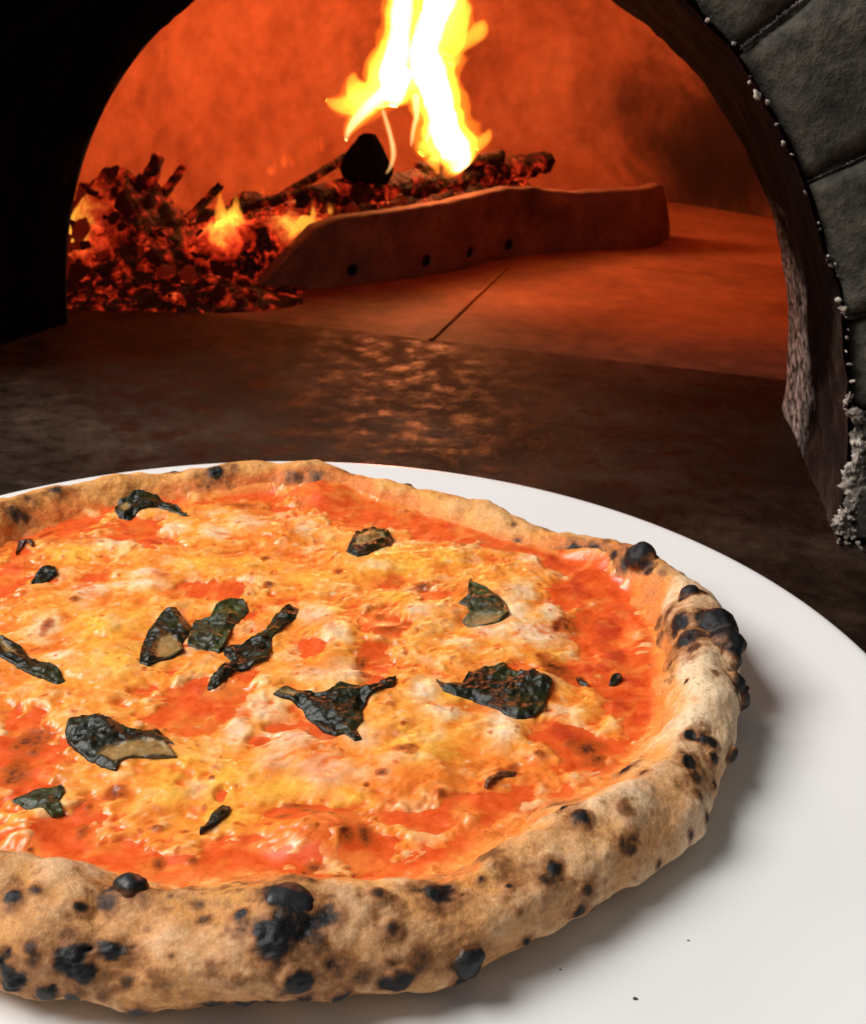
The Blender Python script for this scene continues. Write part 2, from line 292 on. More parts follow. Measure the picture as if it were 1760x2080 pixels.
CRUST_SPOTS=[(24.3,-137.7,26.7,7.5,1,2),(22.2,-148.4,23.9,8.1,1,1),(19.3,-146.6,24.9,5.0,0.9,0),(13.7,-142.3,26.2,2.5,1,2),(-15.0,-131.6,25.2,5.9,1,2),(-19.4,-137.9,26.7,4.5,0.7,0),(-24.8,-140.9,26.6,2.8,1,2),(-41.5,-140.1,26.9,3.6,0.95,1),(-36.9,-137.8,27.3,3.3,0.6,0),(-24.2,-153.0,19.9,5.3,1,1),(-21.7,-154.7,17.0,4.4,1,1),(-16.0,-151.8,22.1,4.8,1,1),(28.6,-154.2,16.5,4.4,1,2),(52.8,-149.0,12.3,4.0,1,2),(50.1,-149.8,11.5,3.1,0.9,1),(69.4,-142.2,12.0,5.1,1,2),(67.7,-142.0,6.7,3.9,1,1),(45.9,-133.4,25.4,3.0,0.75,2),(50.2,-141.8,23.5,3.0,0.78,2),(60.4,-129.5,24.8,4.4,0.9,1),(62.3,-133.7,24.2,6.3,0.5,0),(73.0,-110.3,22.3,6.5,0.6,0),(71.1,-92.7,10.3,2.6,0.8,1),(71.9,-122.0,24.8,2.1,0.8,1),(79.2,-124.3,24.0,2.0,1,2),(91.3,-116.8,23.4,2.7,0.95,1),(89.4,-120.8,22.7,3.4,0.75,0),(99.2,-122.5,11.9,2.6,1,2),(101.7,-119.1,16.2,3.8,0.7,0),(99.6,-97.8,23.9,3.5,1,2),(96.1,-89.6,20.3,2.8,0.95,1),(113.6,-104.1,19.6,4.7,0.6,0),(114.5,-101.3,20.5,2.5,0.7,0),(112.2,-92.5,22.9,4.3,0.5,0),(116.5,-60.7,14.2,3.4,0.98,1),(120.4,-70.9,21.2,2.7,0.7,0),(107.1,-63.1,9.4,2.0,0.9,1),(121.6,-33.7,6.9,5.6,0.65,0),(118.5,-34.0,6.5,2.6,0.8,0),(135.1,-65.9,21.8,4.0,0.9,1),(136.5,-71.1,20.4,4.2,0.7,0),(144.1,-55.3,20.9,3.4,1,2),(145.1,-60.1,18.7,3.1,1,2),(136.8,-52.5,22.6,2.3,0.9,1),(151.9,-50.8,12.9,2.6,1,3),(146.2,11.5,23.2,5.4,0.9,1),(146.2,0.0,23.7,6.6,1,1),(144.6,22.9,20.9,4.6,0.7,0),(140.6,27.3,16.2,4.1,0.6,0),(146.9,-7.7,24.5,4.8,0.7,0),(156.7,6.8,25.6,5.0,1,3),(157.7,-2.8,24.2,4.5,1,3),(158.2,-9.7,22.6,3.1,1,3),(158.4,-19.4,20.2,3.1,1,3),(160.6,-19.7,14.0,3.8,1,3),(151.1,29.4,26.6,2.4,1,3),(114.1,90.8,15.0,5.4,0.9,0),(121.7,85.2,16.5,5.3,0.85,0),(129.8,78.0,18.3,4.4,0.8,0),(139.1,69.4,22.0,5.2,1,3),(133.9,71.2,18.4,4.0,0.8,0),(-44.6,150.5,19.2,5.0,0.95,1),(-64.2,151.4,19.5,2.8,1,1),(-116.8,108.9,21.1,4.0,0.7,0),(-108.0,120.0,20.9,3.6,0.8,0),(-119.2,98.3,16.8,5.7,0.75,0),(44.6,150.6,17.0,2.9,1,1),(16.9,160.7,18.4,3.7,0.8,0),(1.3,154.0,15.8,5.9,0.6,0),(-8.1,153.6,15.1,5.0,0.6,0),(104.0,113.5,16.4,3.0,0.9,0),(92.5,104.6,11.0,2.1,0.6,0),(90.6,111.9,14.8,2.1,0.6,0),(-31.3,-153.7,9.1,2.9,1,2),(-24.5,-155.0,10.1,2.8,1,2),(-9.5,-155.0,6.4,2.6,1,2),(8.1,-154.8,6.0,3.8,1,1),(16.2,-154.2,6.0,4.1,1,1),(22.9,-153.4,6.0,3.6,1,1),(29.9,-154.0,8.6,2.8,0.9,1),(38.1,-152.7,9.4,2.8,1,2),(42.9,-149.5,5.9,2.0,1,1),(-39.4,-152.5,13.3,3.9,1,1),(-40.7,-151.8,9.3,2.6,1,1),(-33.8,-152.6,17.9,2.8,0.7,0),(-34.8,-150.9,20.8,2.0,0.7,0),(-8.9,-145.4,25.5,2.0,0.5,0),(5.0,-142.3,26.2,1.5,0.75,1),(2.4,-137.6,26.6,2.3,0.5,0),(2.9,-110.0,9.7,3.1,0.6,0),(12.3,-128.0,24.9,1.8,0.6,0),(-1.3,-152.6,22.2,1.7,0.6,0),(-4.7,-135.0,26.5,1.5,0.6,0),(15.0,-155.3,18.3,3.2,0.5,0),(8.1,-154.7,19.9,3.2,0.4,0),(136.7,-77.3,17.8,3.3,0.6,0),(144.8,-67.5,13.2,2.3,0.8,1),(138.3,-79.9,11.5,2.4,0.7,1),(132.7,-87.9,10.9,1.8,0.9,1),(123.1,-99.7,9.2,1.7,0.9,1),(103.7,-117.3,6.6,2.2,0.6,0),(84.7,-132.9,9.4,2.1,0.9,1),(82.0,-131.2,19.9,1.8,0.4,0),(39.0,-150.7,19.1,4.9,0.55,0),(57.7,-146.5,16.1,5.6,0.6,0),(43.3,-151.2,15.5,4.5,0.5,0),(33.7,-140.6,25.7,5.5,0.8,0),(32.5,-146.8,23.7,4.9,0.6,0),(-12.3,-156.2,15.0,3.3,0.6,0),(-5.4,-156.0,17.5,3.0,0.5,0),(-17.8,-155.8,10.0,2.6,0.5,0),(150.2,-22.4,24.3,2.7,0.5,0),(141.9,-23.7,21.7,0.8,0.9,0),(137.4,-12.0,14.9,1.0,0.5,0),(138.5,17.0,13.6,4.4,0.5,0),(137.3,31.7,11.7,3.7,0.4,0),(127.1,87.3,20.6,3.7,0.4,0),(112.5,97.8,17.9,2.9,0.35,0),(133.8,82.0,21.5,4.1,0.5,0),(144.5,54.0,23.4,3.9,0.4,0)]
TOP_BLOBS=[('r',13.2,142.1,15.6,15.3),('r',29.7,129.8,10.9,7.4),('r',45.2,123.2,13.0,6.8),('r',60.5,116.7,12.9,6.6),('r',77.6,111.6,15.0,7.0),('r',94.2,104.6,8.5,6.8),('r',123.6,39.5,9.4,22.3),('r',121.5,13.8,8.0,16.9),('r',123.9,-9.2,7.7,13.9),('r',125.2,-24.3,3.6,8.7),('r',115.5,63.1,8.9,14.5),('r',107.8,89.0,8.2,10.1),('r',-14.7,-26.3,14.5,11.5),('r',-22.3,-37.0,9.4,8.3),('r',-27.5,-104.6,11.9,4.7),('r',-43.3,-96.1,9.4,8.2),('r',-61.5,-68.6,7.9,12.8),('r',-70.7,-53.9,6.7,12.6),('r',-10.6,-108.7,9.2,4.3),('r',5.4,-100.7,6.7,4.4),('r',40.4,-98.7,5.4,8.1),('r',45.0,-107.6,5.3,4.9),('r',70.6,-76.1,8.7,3.7),('r',56.4,-83.8,9.9,4.0),('r',-70.8,100.1,10.2,9.6),('r',-60.5,91.2,8.1,5.6),('r',-113.2,108.9,12.4,12.3),('r',-100.0,100.0,9.2,6.7),('r',-108.5,62.0,4.9,16.4),('r',15.6,10.3,5.2,4.8),('r',37.3,-0.7,5.1,11.6),('r',37.2,33.0,6.6,7.5),('r',-26.9,51.7,11.3,5.6),('r',106.9,-45.2,6.3,8.0),('r',98.1,-37.6,6.4,5.5),('r',4.6,-47.7,3.7,3.2),('r',8.3,-40.6,3.1,2.7),('r',24.1,-42.4,3.1,3.8),('r',32.6,-86.3,7.0,4.4),('r',19.5,-82.6,7.1,3.6),('r',-39.2,-86.1,4.2,5.7),('r',-3.2,-74.7,1.4,2.3),('r',57.1,54.3,3.8,4.1),('r',41.4,22.1,4.7,5.0),('r',89.0,1.3,3.5,3.3),('r',108.1,2.7,6.3,8.5),('c',-22.5,111.9,9.5,7.0),('c',-35.5,100.7,6.2,5.8),('c',-55.0,104.0,6.2,5.9),('c',13.3,33.0,6.2,8.2),('c',22.0,17.1,5.3,9.1),('c',27.6,-7.9,6.1,6.9),('c',19.4,-10.1,8.4,4.4),('c',2.0,-29.6,8.0,7.4),('c',13.9,-48.5,9.2,6.8),('c',26.1,-63.2,8.9,8.7),('c',10.7,-59.1,6.0,5.0),('c',-3.7,-44.2,4.0,8.0),('c',93.8,24.2,10.0,9.3),('c',87.2,40.6,6.8,11.4),('c',102.3,41.8,4.1,10.0),('c',80.7,-35.9,5.4,11.5),('c',100.6,-26.0,5.9,4.1),('c',-72.3,-1.9,5.0,3.9),('c',-83.0,16.4,6.3,9.0),('c',-75.5,47.8,7.4,6.3),('c',54.9,-17.0,4.6,8.4),('c',51.8,37.9,4.8,6.1),('c',91.8,57.0,5.8,8.2),('c',79.3,24.9,7.3,5.1),('c',61.6,-28.6,6.5,5.8),('c',36.8,-44.3,6.2,6.9),('c',-76.0,87.5,8.0,4.6),('c',97.5,88.2,4.9,5.5),('c',1.2,108.9,4.2,8.9),('c',-51.6,-86.8,2.2,3.5),('c',23.1,-31.1,4.8,2.9),('c',66.6,16.8,7.1,3.5),('c',-55.9,62.0,7.7,3.4),('c',-57.8,53.4,11.3,3.3),('c',34.8,76.1,8.0,3.5),('c',49.7,-56.7,6.0,4.1),('y',46.6,81.6,15.1,11.6),('y',60.7,85.1,8.1,7.3),('y',41.8,53.1,6.5,5.7),('y',43.8,51.2,3.8,3.2),('y',-4.0,-70.0,11.6,11.6),('y',-16.1,-60.8,7.4,7.4),('y',54.1,-51.2,10.7,7.7),('y',-17.5,-75.6,7.1,9.1),('y',12.6,-73.8,10.1,5.6),('y',10.2,63.1,7.7,5.9),('y',-63.8,17.9,10.5,10.5),('y',-50.8,-5.4,8.4,9.5),('y',-38.4,72.2,9.8,5.2),('y',-1.2,-86.1,8.4,4.4),('y',66.5,-16.2,5.0,6.1),('y',36.1,-77.0,5.7,4.6),('y',46.0,-41.0,7.8,5.4),('y',-18.8,73.9,5.9,5.3),('y',99.9,8.8,5.3,4.8),('y',-89.4,77.0,7.8,6.2),('b',53.1,61.5,5.1,4.2),('b',58.0,62.7,2.3,3.4),('b',50.3,-52.8,4.3,3.1),('b',51.8,-51.9,2.1,2.1),('b',43.3,-64.6,2.1,2.0),('b',39.2,-69.8,1.2,1.4),('b',35.2,-7.4,2.7,3.2),('b',33.0,0.6,2.1,3.9),('b',41.2,25.8,4.3,4.4),('b',37.1,34.8,2.6,3.0),('b',-82.3,17.2,2.4,6.3),('b',-38.9,-94.8,1.8,3.3),('b',-70.5,-54.7,2.4,3.1),('b',-64.1,-56.6,2.1,3.6),('b',-14.9,-106.9,1.8,2.7),('b',-5.8,-105.8,2.1,2.4),('b',25.5,-85.6,2.0,2.2),('b',29.6,-84.3,1.4,1.8),('b',16.3,-85.5,2.8,1.8),('b',22.3,-82.4,3.1,1.8),('b',19.1,-79.2,4.3,1.4),('b',-32.8,-77.7,3.7,2.7),('b',-33.4,-75.4,2.3,1.4),('b',-18.3,-92.6,2.5,1.5),('b',-10.3,-93.6,1.4,1.1),('b',61.2,-73.2,2.0,1.9),('b',80.6,-59.8,3.6,2.5),('b',76.7,-66.3,2.1,2.4),('b',83.0,-57.2,1.8,2.0),('b',107.1,32.6,4.4,3.8),('b',107.5,36.4,3.4,2.3),('b',101.1,2.2,5.2,7.9),('b',96.8,-11.1,4.4,6.2),('b',107.6,-45.2,5.3,5.3),('b',110.2,-50.3,4.0,4.2),('b',102.4,-42.8,2.5,2.7),('b',-78.8,39.5,1.8,2.3),('b',-11.6,79.0,2.4,3.1),('b',-6.8,66.0,1.6,2.6),('b',-7.3,55.3,2.3,2.5),('b',19.3,70.4,2.0,2.6),('b',-30.0,132.5,6.5,3.2),('b',-111.7,84.4,1.6,3.7),('b',-39.8,-83.9,1.4,1.8),('b',-50.5,-103.8,1.1,1.2),('b',34.7,-94.9,2.7,4.2),('b',40.0,-92.4,2.2,5.5),('b',-7.1,-69.0,1.0,1.2),('b',109.4,-2.2,1.7,2.0),('b',34.8,-113.0,2.6,2.7),('b',27.6,-106.5,3.4,2.4),('b',25.3,-109.6,2.6,1.9),('b',-67.1,-51.0,6.0,7.7),('b',-65.9,-68.9,4.3,7.1),('b',69.0,100.0,1.7,2.4),('b',79.8,115.9,2.1,2.6),('b',91.7,-51.5,2.2,2.1),('b',87.8,-78.6,2.0,1.8),('b',49.0,-38.0,0.9,1.1)]
HUMPS=[(26.2,-93.2,16.5,12.3,5),(6.1,147.1,18.0,16.6,5),(126.9,77.0,14.2,17.3,3),(25.6,17.3,16.0,20.4,2.5),(54.4,-61.5,16.5,14.5,2),(-26.8,-66.5,17.5,11.8,2),(-10.7,102.9,18.7,14.4,2),(90.4,29.5,14.7,14.5,1.5),(-61.9,10.8,15.6,16.7,1.5),(18.5,-48.2,15.4,12.9,2),(60.8,80.5,16.1,13.3,1.5),(136.9,22.0,9.1,20.8,3),(-53.0,-95.6,8.1,8.2,2),(59.6,-111.6,7.9,9.4,2)]
LEAVES=[('black folded basil leaf beside the back crust', [(-83.6, 119.8), (-84.0, 128.4), (-79.9, 131.0), (-78.1, 135.7), (-68.3, 136.6), (-61.5, 130.5), (-52.3, 120.5), (-51.0, 116.4), (-58.4, 121.0), (-65.7, 124.7), (-72.4, 120.8), (-75.5, 113.1), (-80.4, 113.7)], 5, [[(-83.4, 124.1), (-79.9, 127.7), (-76.4, 120.4), (-78.8, 116.0)]], 'k'), ('curled boat-shaped basil leaf with a tan hollow near the back crust', [(20.6, 86.9), (22.3, 96.6), (24.7, 106.7), (30.6, 113.4), (36.0, 111.8), (39.6, 103.1), (38.9, 95.2), (34.0, 90.0), (29.4, 83.0), (25.4, 81.8)], 4, [[(22.9, 90.9), (24.6, 101.7), (29.2, 108.1), (34.1, 108.6), (36.7, 102.8), (32.6, 96.6), (27.8, 91.3)]], 'k'), ('olive basil leaf with an upright pointed tip, right of the bright yellow cheese', [(67.0, 46.1), (70.5, 49.6), (70.9, 58.7), (71.8, 67.8), (73.6, 59.0), (78.2, 56.4), (82.3, 51.4), (85.4, 42.4), (85.8, 35.5), (82.7, 30.7), (76.6, 28.4), (70.2, 29.0), (68.4, 33.4), (71.3, 38.6), (70.4, 43.6)], 4, [[(68.8, 32.6), (71.8, 39.8), (77.7, 37.2), (82.4, 37.5), (84.7, 33.9), (76.6, 28.4), (70.2, 29.0)]], 'g'), ('largest glossy black wrinkled basil leaf, with its stem pointing left', [(58.9, -9.1), (62.3, -12.1), (68.1, -9.8), (70.8, -3.1), (76.0, 0.2), (83.7, 1.1), (88.8, -1.2), (94.5, -4.7), (98.7, -10.8), (96.4, -19.6), (94.8, -26.3), (90.5, -31.0), (85.6, -32.2), (81.7, -29.5), (78.6, -25.3), (75.4, -21.7), (70.6, -18.3), (65.6, -18.1), (61.5, -15.9)], 6, [], 'k'), ('ragged dark triangular basil leaf with a thin tail, in the middle of the pizza', [(5.2, -23.4), (8.8, -19.5), (13.8, -19.8), (19.0, -22.5), (22.6, -22.2), (26.7, -16.7), (31.7, -17.3), (37.4, -16.0), (42.2, -11.6), (45.6, -9.4), (44.0, -15.5), (39.3, -21.1), (36.3, -24.3), (35.1, -30.3), (36.0, -36.9), (33.8, -41.2), (36.2, -47.1), (34.0, -48.3), (30.5, -43.6), (27.4, -43.8), (23.3, -41.9), (20.5, -37.0), (17.3, -33.8), (15.7, -29.6), (11.2, -25.4)], 5, [[(5.9, -22.8), (9.7, -20.4), (14.4, -22.8), (11.0, -24.2)]], 'k'), ('arched black basil leaf with a tan inner fold, leftmost of the middle cluster', [(-43.3, -6.7), (-45.2, 6.0), (-45.5, 16.6), (-43.8, 24.8), (-41.8, 32.5), (-38.9, 32.8), (-34.3, 27.0), (-30.7, 20.6), (-30.9, 14.8), (-32.2, 10.4), (-30.1, 3.6), (-33.0, -0.6), (-37.2, -5.3), (-39.8, -8.7)], 5, [[(-40.2, 2.2), (-40.9, 11.5), (-37.2, 15.0), (-32.7, 10.4), (-30.5, 3.6), (-33.9, -0.7), (-38.0, -3.0)]], 'k'), ('crinkled grey-green basil leaf at the top of the middle cluster', [(-30.7, 20.6), (-30.6, 26.9), (-25.4, 28.5), (-24.1, 36.2), (-19.7, 41.3), (-14.9, 42.5), (-12.2, 36.0), (-14.2, 30.1), (-16.1, 21.7), (-16.6, 11.6), (-17.8, 5.2), (-21.7, 7.7), (-26.0, 7.4), (-30.0, 9.9)], 4, [], 'g'), ('long twisted black basil leaf lying diagonally in the middle cluster', [(-17.3, -20.7), (-17.5, -12.6), (-14.0, -6.9), (-12.4, -1.2), (-15.8, 4.0), (-17.5, 8.7), (-10.6, 9.2), (-7.8, 14.0), (-3.7, 22.6), (-1.4, 32.6), (2.5, 38.3), (6.6, 37.1), (6.3, 29.8), (2.6, 23.1), (-0.4, 14.6), (0.2, 5.2), (-0.4, -1.0), (-4.9, -5.2), (-9.5, -8.2), (-11.9, -14.1), (-14.7, -20.5)], 5, [], 'k'), ('narrow black basil strip at the left edge of the pizza below the dark brown spot', [(-101.0, 12.4), (-95.0, 7.5), (-87.4, 2.9), (-81.4, -4.1), (-75.1, -9.0), (-69.9, -12.5), (-65.1, -19.1), (-67.3, -21.1), (-73.9, -18.5), (-81.1, -13.9), (-87.3, -7.9), (-94.4, -4.4)], 4, [[(-97.9, 8.4), (-91.8, 3.2), (-86.3, -3.2), (-90.4, -3.5)]], 'k'), ('black basil leaf curled over a yellow fold, at lower left of the pizza', [(-56.9, -48.5), (-57.0, -43.0), (-53.6, -41.1), (-48.2, -40.8), (-41.9, -44.0), (-37.0, -46.9), (-31.4, -45.5), (-26.1, -48.4), (-21.3, -54.0), (-24.2, -53.6), (-18.8, -61.8), (-23.2, -62.1), (-30.5, -62.6), (-35.8, -65.4), (-35.5, -69.6), (-40.4, -67.4), (-46.1, -62.8), (-51.3, -57.5), (-54.9, -53.0)], 5, [[(-43.4, -61.6), (-41.8, -56.3), (-37.0, -54.5), (-29.9, -52.4), (-23.3, -54.6), (-18.8, -61.8), (-24.6, -62.4), (-31.9, -62.9), (-36.3, -66.2)]], 'k'), ('small dull dark basil leaf near the left end of the front crust', [(-62.5, -83.1), (-59.9, -80.2), (-57.1, -77.6), (-53.7, -77.0), (-50.5, -74.9), (-48.1, -79.0), (-48.5, -83.6), (-45.7, -88.4), (-48.5, -89.7), (-52.8, -87.0), (-57.3, -86.0)], 4, [], 'g'), ('tiny slim black basil sliver in front, on golden cheese', [(-6.0, -94.8), (-5.0, -89.3), (-3.5, -83.7), (-1.7, -81.3), (0.8, -82.5), (0.7, -85.7), (-1.2, -89.8), (-3.5, -92.5)], 3, [], 'k'), ('small black shrivelled basil flake near the upper left edge of the pizza', [(-99.1, 51.3), (-99.2, 58.9), (-96.7, 63.5), (-93.2, 64.6), (-91.3, 59.6), (-93.3, 56.0), (-94.7, 52.5)], 3, [], 'k'), ('small brown curled basil flake at the far upper left of the pizza', [(-112.8, 75.6), (-114.5, 84.8), (-112.9, 89.7), (-109.2, 87.1), (-107.8, 82.5), (-111.4, 85.0), (-111.9, 80.3)], 3, [], 't'), ('tiny black basil fleck left of its twin in the red sauce by the right crust', [(107.9, -2.5), (109.5, -3.0), (111.5, -6.7), (111.3, -8.7), (108.8, -6.9)], 2, [], 'k'), ('tiny grey-black basil fleck nearest the right crust in red sauce', [(119.0, -6.2), (120.5, -2.2), (123.0, -1.4), (123.7, -4.0), (121.0, -6.7)], 2, [], 'k'), ('thin brown basil shred in front, below the largest black leaf', [(74.2, -68.5), (75.9, -64.2), (79.0, -60.8), (82.1, -58.8), (84.6, -59.7), (83.3, -62.2), (80.0, -62.9), (77.4, -65.6), (75.4, -69.1)], 2, [], 't')]
TONGUES=[('main',[(74.1,820.0,59.5,15.4),(65.8,820.0,69.1,21.2),(59.3,820.0,81.4,23.1),(51.6,820.0,103.2,22.0),(46.4,820.0,120.4,21.1),(37.6,820.0,141.5,23.9),(32.6,820.0,158.3,22.0),(36.4,820.0,179.3,19.1),(43.6,820.0,200.1,21.0),(49.5,820.0,220.5,20.0),(50.4,820.0,252.3,16.2),(47.1,820.0,283.2,10.5),(43.8,820.0,313.4,2.4)]),('main',[(6.2,808.0,113.7,6.6),(7.7,808.0,128.7,19.0),(5.6,808.0,145.6,19.9),(8.8,808.0,162.4,17.0),(11.5,808.0,179.0,14.2),(12.3,808.0,199.4,14.2),(13.6,808.0,219.5,16.0),(15.5,808.0,247.1,14.2),(15.6,808.0,277.9,8.5),(17.0,808.0,304.3,1.9)]),('edge',[(-34.3,770.0,87.1,1.8),(-31.7,770.0,95.6,4.2),(-25.2,770.0,104.7,6.4),(-14.8,770.0,115.6,9.2),(-1.9,770.0,126.8,12.4),(11.7,770.0,139.2,15.6),(20.1,770.0,149.7,14.7)]),('wisp',[(-0.9,770.0,117.3,10.1),(-3.3,770.0,133.8,13.8),(-4.9,770.0,148.0,11.0),(-3.3,770.0,161.0,6.4),(-2.3,770.0,173.1,1.8)]),('wisp',[(-13.6,750.0,118.9,6.3),(-19.2,750.0,126.8,12.6),(-24.0,750.0,132.8,10.8),(-26.2,750.0,139.5,6.3),(-25.4,750.0,146.4,1.4)]),('wisp',[(-7.6,750.0,123.2,9.0),(-19.2,750.0,122.4,11.3),(-32.0,750.0,119.5,9.0),(-41.9,750.0,119.9,5.9),(-49.6,750.0,122.5,2.3)]),('wisp',[(56.6,816.0,151.0,6.7),(65.0,816.0,163.0,3.8),(72.2,816.0,170.8,5.2),(79.0,816.0,177.6,6.7),(83.2,816.0,183.6,6.2),(85.5,816.0,189.4,1.9)]),('wisp',[(65.4,826.0,206.8,8.6),(59.5,826.0,188.1,14.4),(55.8,826.0,171.3,13.4),(51.8,826.0,158.6,9.6)]),('thread',[(-0.1,730.0,119.4,2.2),(3.9,730.0,108.2,2.7),(8.0,730.0,95.3,3.1),(9.9,730.0,83.0,3.1),(8.4,730.0,72.6,2.2),(4.3,730.0,65.3,1.3)]),('thread',[(26.1,814.0,124.6,6.2),(26.8,814.0,113.8,5.2),(27.5,814.0,105.2,3.8),(24.7,814.0,93.3,2.9),(23.2,814.0,78.7,1.9)]),('thread',[(41.0,814.0,122.9,3.8),(38.8,814.0,107.7,2.9),(39.2,814.0,95.5,2.4),(37.7,814.0,83.6,3.3)]),('wisp',[(83.9,820.0,76.9,3.8),(89.2,820.0,83.4,4.8),(93.5,820.0,88.8,4.3),(95.9,820.0,95.1,1.4)]),('base',[(32.3,805.0,72.7,5.7),(38.1,805.0,79.1,9.5),(48.1,805.0,77.7,11.4),(59.8,805.0,71.0,10.4),(53.2,805.0,63.2,5.7)]),('base',[(49.0,798.0,56.5,1.9),(46.0,798.0,64.0,4.3),(43.0,798.0,71.4,6.6)])]
LOWFIRES=[(-119.9,634.6,30.0,10.0,30.8),(-114.5,646.9,35.0,7.6,23.5),(-48.6,636.2,45.0,3.7,14.0),(-36.8,647.1,45.0,3.3,9.2),(-185.0,440.7,62.0,6.9,31.1),(-64.2,631.0,20.0,5.0,12.4),(-108.5,676.8,50.0,3.4,11.2),(-95.1,684.4,50.0,3.9,10.4),(-89.4,791.9,60.0,5.2,20.9),(-71.1,894.6,60.0,5.1,20.5),(-104.5,804.6,50.0,5.3,19.2)]


mm = .001
# ------------------------------------------------------------------ counter (setting)
TH = R_(15); U = np.array([math.cos(TH), -math.sin(TH), 0]); Nn = np.array([-math.sin(TH), -math.cos(TH), 0]); O = np.array([.029, .435, -.014])
def W(u, v, z): return O+U*u+Nn*v+np.array([0, 0, z])
oven_rot = -TH
M_counter = m_counter()
def slab(name, u0, u1, v0, v1, z0, z1, mat, parent=None, nu=1, nv=1, bev=.002):
    bm = bmesh.new(); bmesh.ops.create_cube(bm, size=1)
    for q in bm.verts: q.co = Vector(W(u0+(q.co.x+.5)*(u1-u0), v0+(q.co.y+.5)*(v1-v0), z0+(q.co.z+.5)*(z1-z0)))
    bmesh.ops.bevel(bm, geom=bm.edges[:], offset=bev, segments=2, affect='EDGES')
    return link(name, bm_mesh(name, bm, False), parent, mat)
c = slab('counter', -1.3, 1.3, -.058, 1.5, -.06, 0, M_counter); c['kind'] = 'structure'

# ------------------------------------------------------------------ oven
oven = empty('pizza_oven', 'wood-fired pizza oven with an arched mouth of dark stone blocks and a glowing orange dome', 'oven', tuple(O))
oven_inv = Matrix.Translation(-Vector(O))
def part(name, me, mat, parent=None):
    o = link(name, me, parent or oven, mat)
    o.matrix_parent_inverse = oven_inv if parent is None else Matrix.Identity(4)
    return o
DR = .2
def arch(a, b, n, e=2.1, z0=0.):
    """right foot, over the top, to the left foot"""
    t = np.linspace(0, math.pi, n); c, s = np.cos(t), np.sin(t)
    return np.stack([a*np.sign(c)*np.abs(c)**(2/e), b*np.abs(s)**(2/e)+z0], -1)
NA = 140
inn = arch(.254, .262, NA); fro = arch(.284, .305, NA)
# reveal
nv = 40; V = []; dep = []; hg = []; sd = []
for i in range(NA):
    for j in range(nv):
        t = j/(nv-1); q = inn[i]*(1-t)+fro[i]*t
        nz = mnoise.noise(Vector((q[0]*30, q[1]*30, t*5)))*.0022+mnoise.noise(Vector((q[0]*120, q[1]*120, t*24)))*.0012
        s = 1+nz/.26; V.append(W(q[0]*s, t*DR, q[1]*s if q[1] > .004 else -.002)); dep.append(t); hg.append(q[1]); sd.append(1. if q[0] > 0 else 0.)
part('arch_reveal', mesh_np('arch_reveal', V, grid_faces(NA, nv), attrs={'depth': dep, 'height': hg, 'side': sd}), m_reveal())
# inner lip panel (inside face of the mouth) and outer wall behind the blocks
M_soot = m_soot()
def holed_panel(name, prof, v, half, top, mat):
    n = len(prof); V = [W(q[0], v, q[1]) for q in prof]
    for q in prof:
        k = max(abs(q[0])/half, q[1]/top, 1e-6); V.append(W(q[0]/k, v, q[1]/k))
    F = [(i, i+1, n+i+1, n+i) for i in range(n-1)]
    return part(name, mesh_np(name, V, F, False), mat)
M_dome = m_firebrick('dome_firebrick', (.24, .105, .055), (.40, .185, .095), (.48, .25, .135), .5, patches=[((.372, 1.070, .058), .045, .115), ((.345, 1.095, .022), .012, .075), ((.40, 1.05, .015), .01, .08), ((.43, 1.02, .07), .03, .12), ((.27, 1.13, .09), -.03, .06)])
holed_panel('inner_wall', inn*1.002, -.004, .55, .50, M_dome)
holed_panel('front_wall', fro*1.02, DR-.03, 1.3, 1.2, M_soot)
# dome
nt, npf = 200, 60; cx, cyy, rad, hh = .109, .7345, .43, .42
th = np.linspace(0, 2*np.pi, nt+1)[:-1]; ph = np.linspace(0, np.pi/2, npf)
T, P = np.meshgrid(th, ph, indexing='ij'); e = .8
rr = rad*np.abs(np.cos(P))**e; zz = hh*np.abs(np.sin(P))**e
X = cx+rr*np.cos(T); Y = cyy+rr*np.sin(T)
nz = fbm(X.ravel()*14, Y.ravel()*14, zz.ravel()*14, 4, 3).reshape(X.shape)*.006
X = X+np.cos(T)*nz; Y = Y+np.sin(T)*nz
V = np.stack([X, Y, zz-.016], -1).reshape(-1, 3); F = grid_faces(nt, npf, True)
keep = ((V-O)@Nn) < .004; F = F[keep[F].all(1)]
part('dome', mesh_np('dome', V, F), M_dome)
# floor tiles inside
M_tile = m_firebrick('hearth_tile', (.30, .135, .08), (.46, .225, .125), (.56, .31, .185), .35, .65, mouth=True)
ts = .300
for iu in range(-2, 2):
    for iv in range(3):
        u0 = .006+iu*ts; v1 = -.0605-iv*ts
        part('floor_tile', bpy.data.meshes.new('x'), None)
        o = col.objects[-1]; bpy.data.objects.remove(o)
        o = slab('floor_tile', u0+.0008, u0+ts-.0008, v1-ts+.0008, v1-.0008, -.05, .0012*random.uniform(-.3, .6), M_tile, None, bev=.0018)
        o.parent = oven; o.matrix_parent_inverse = oven_inv
o = slab('joint_ash', -.6, .6, -.97, -.0625, -.02, -.0022, M_tile, None); o.parent = oven; o.matrix_parent_inverse = oven_inv
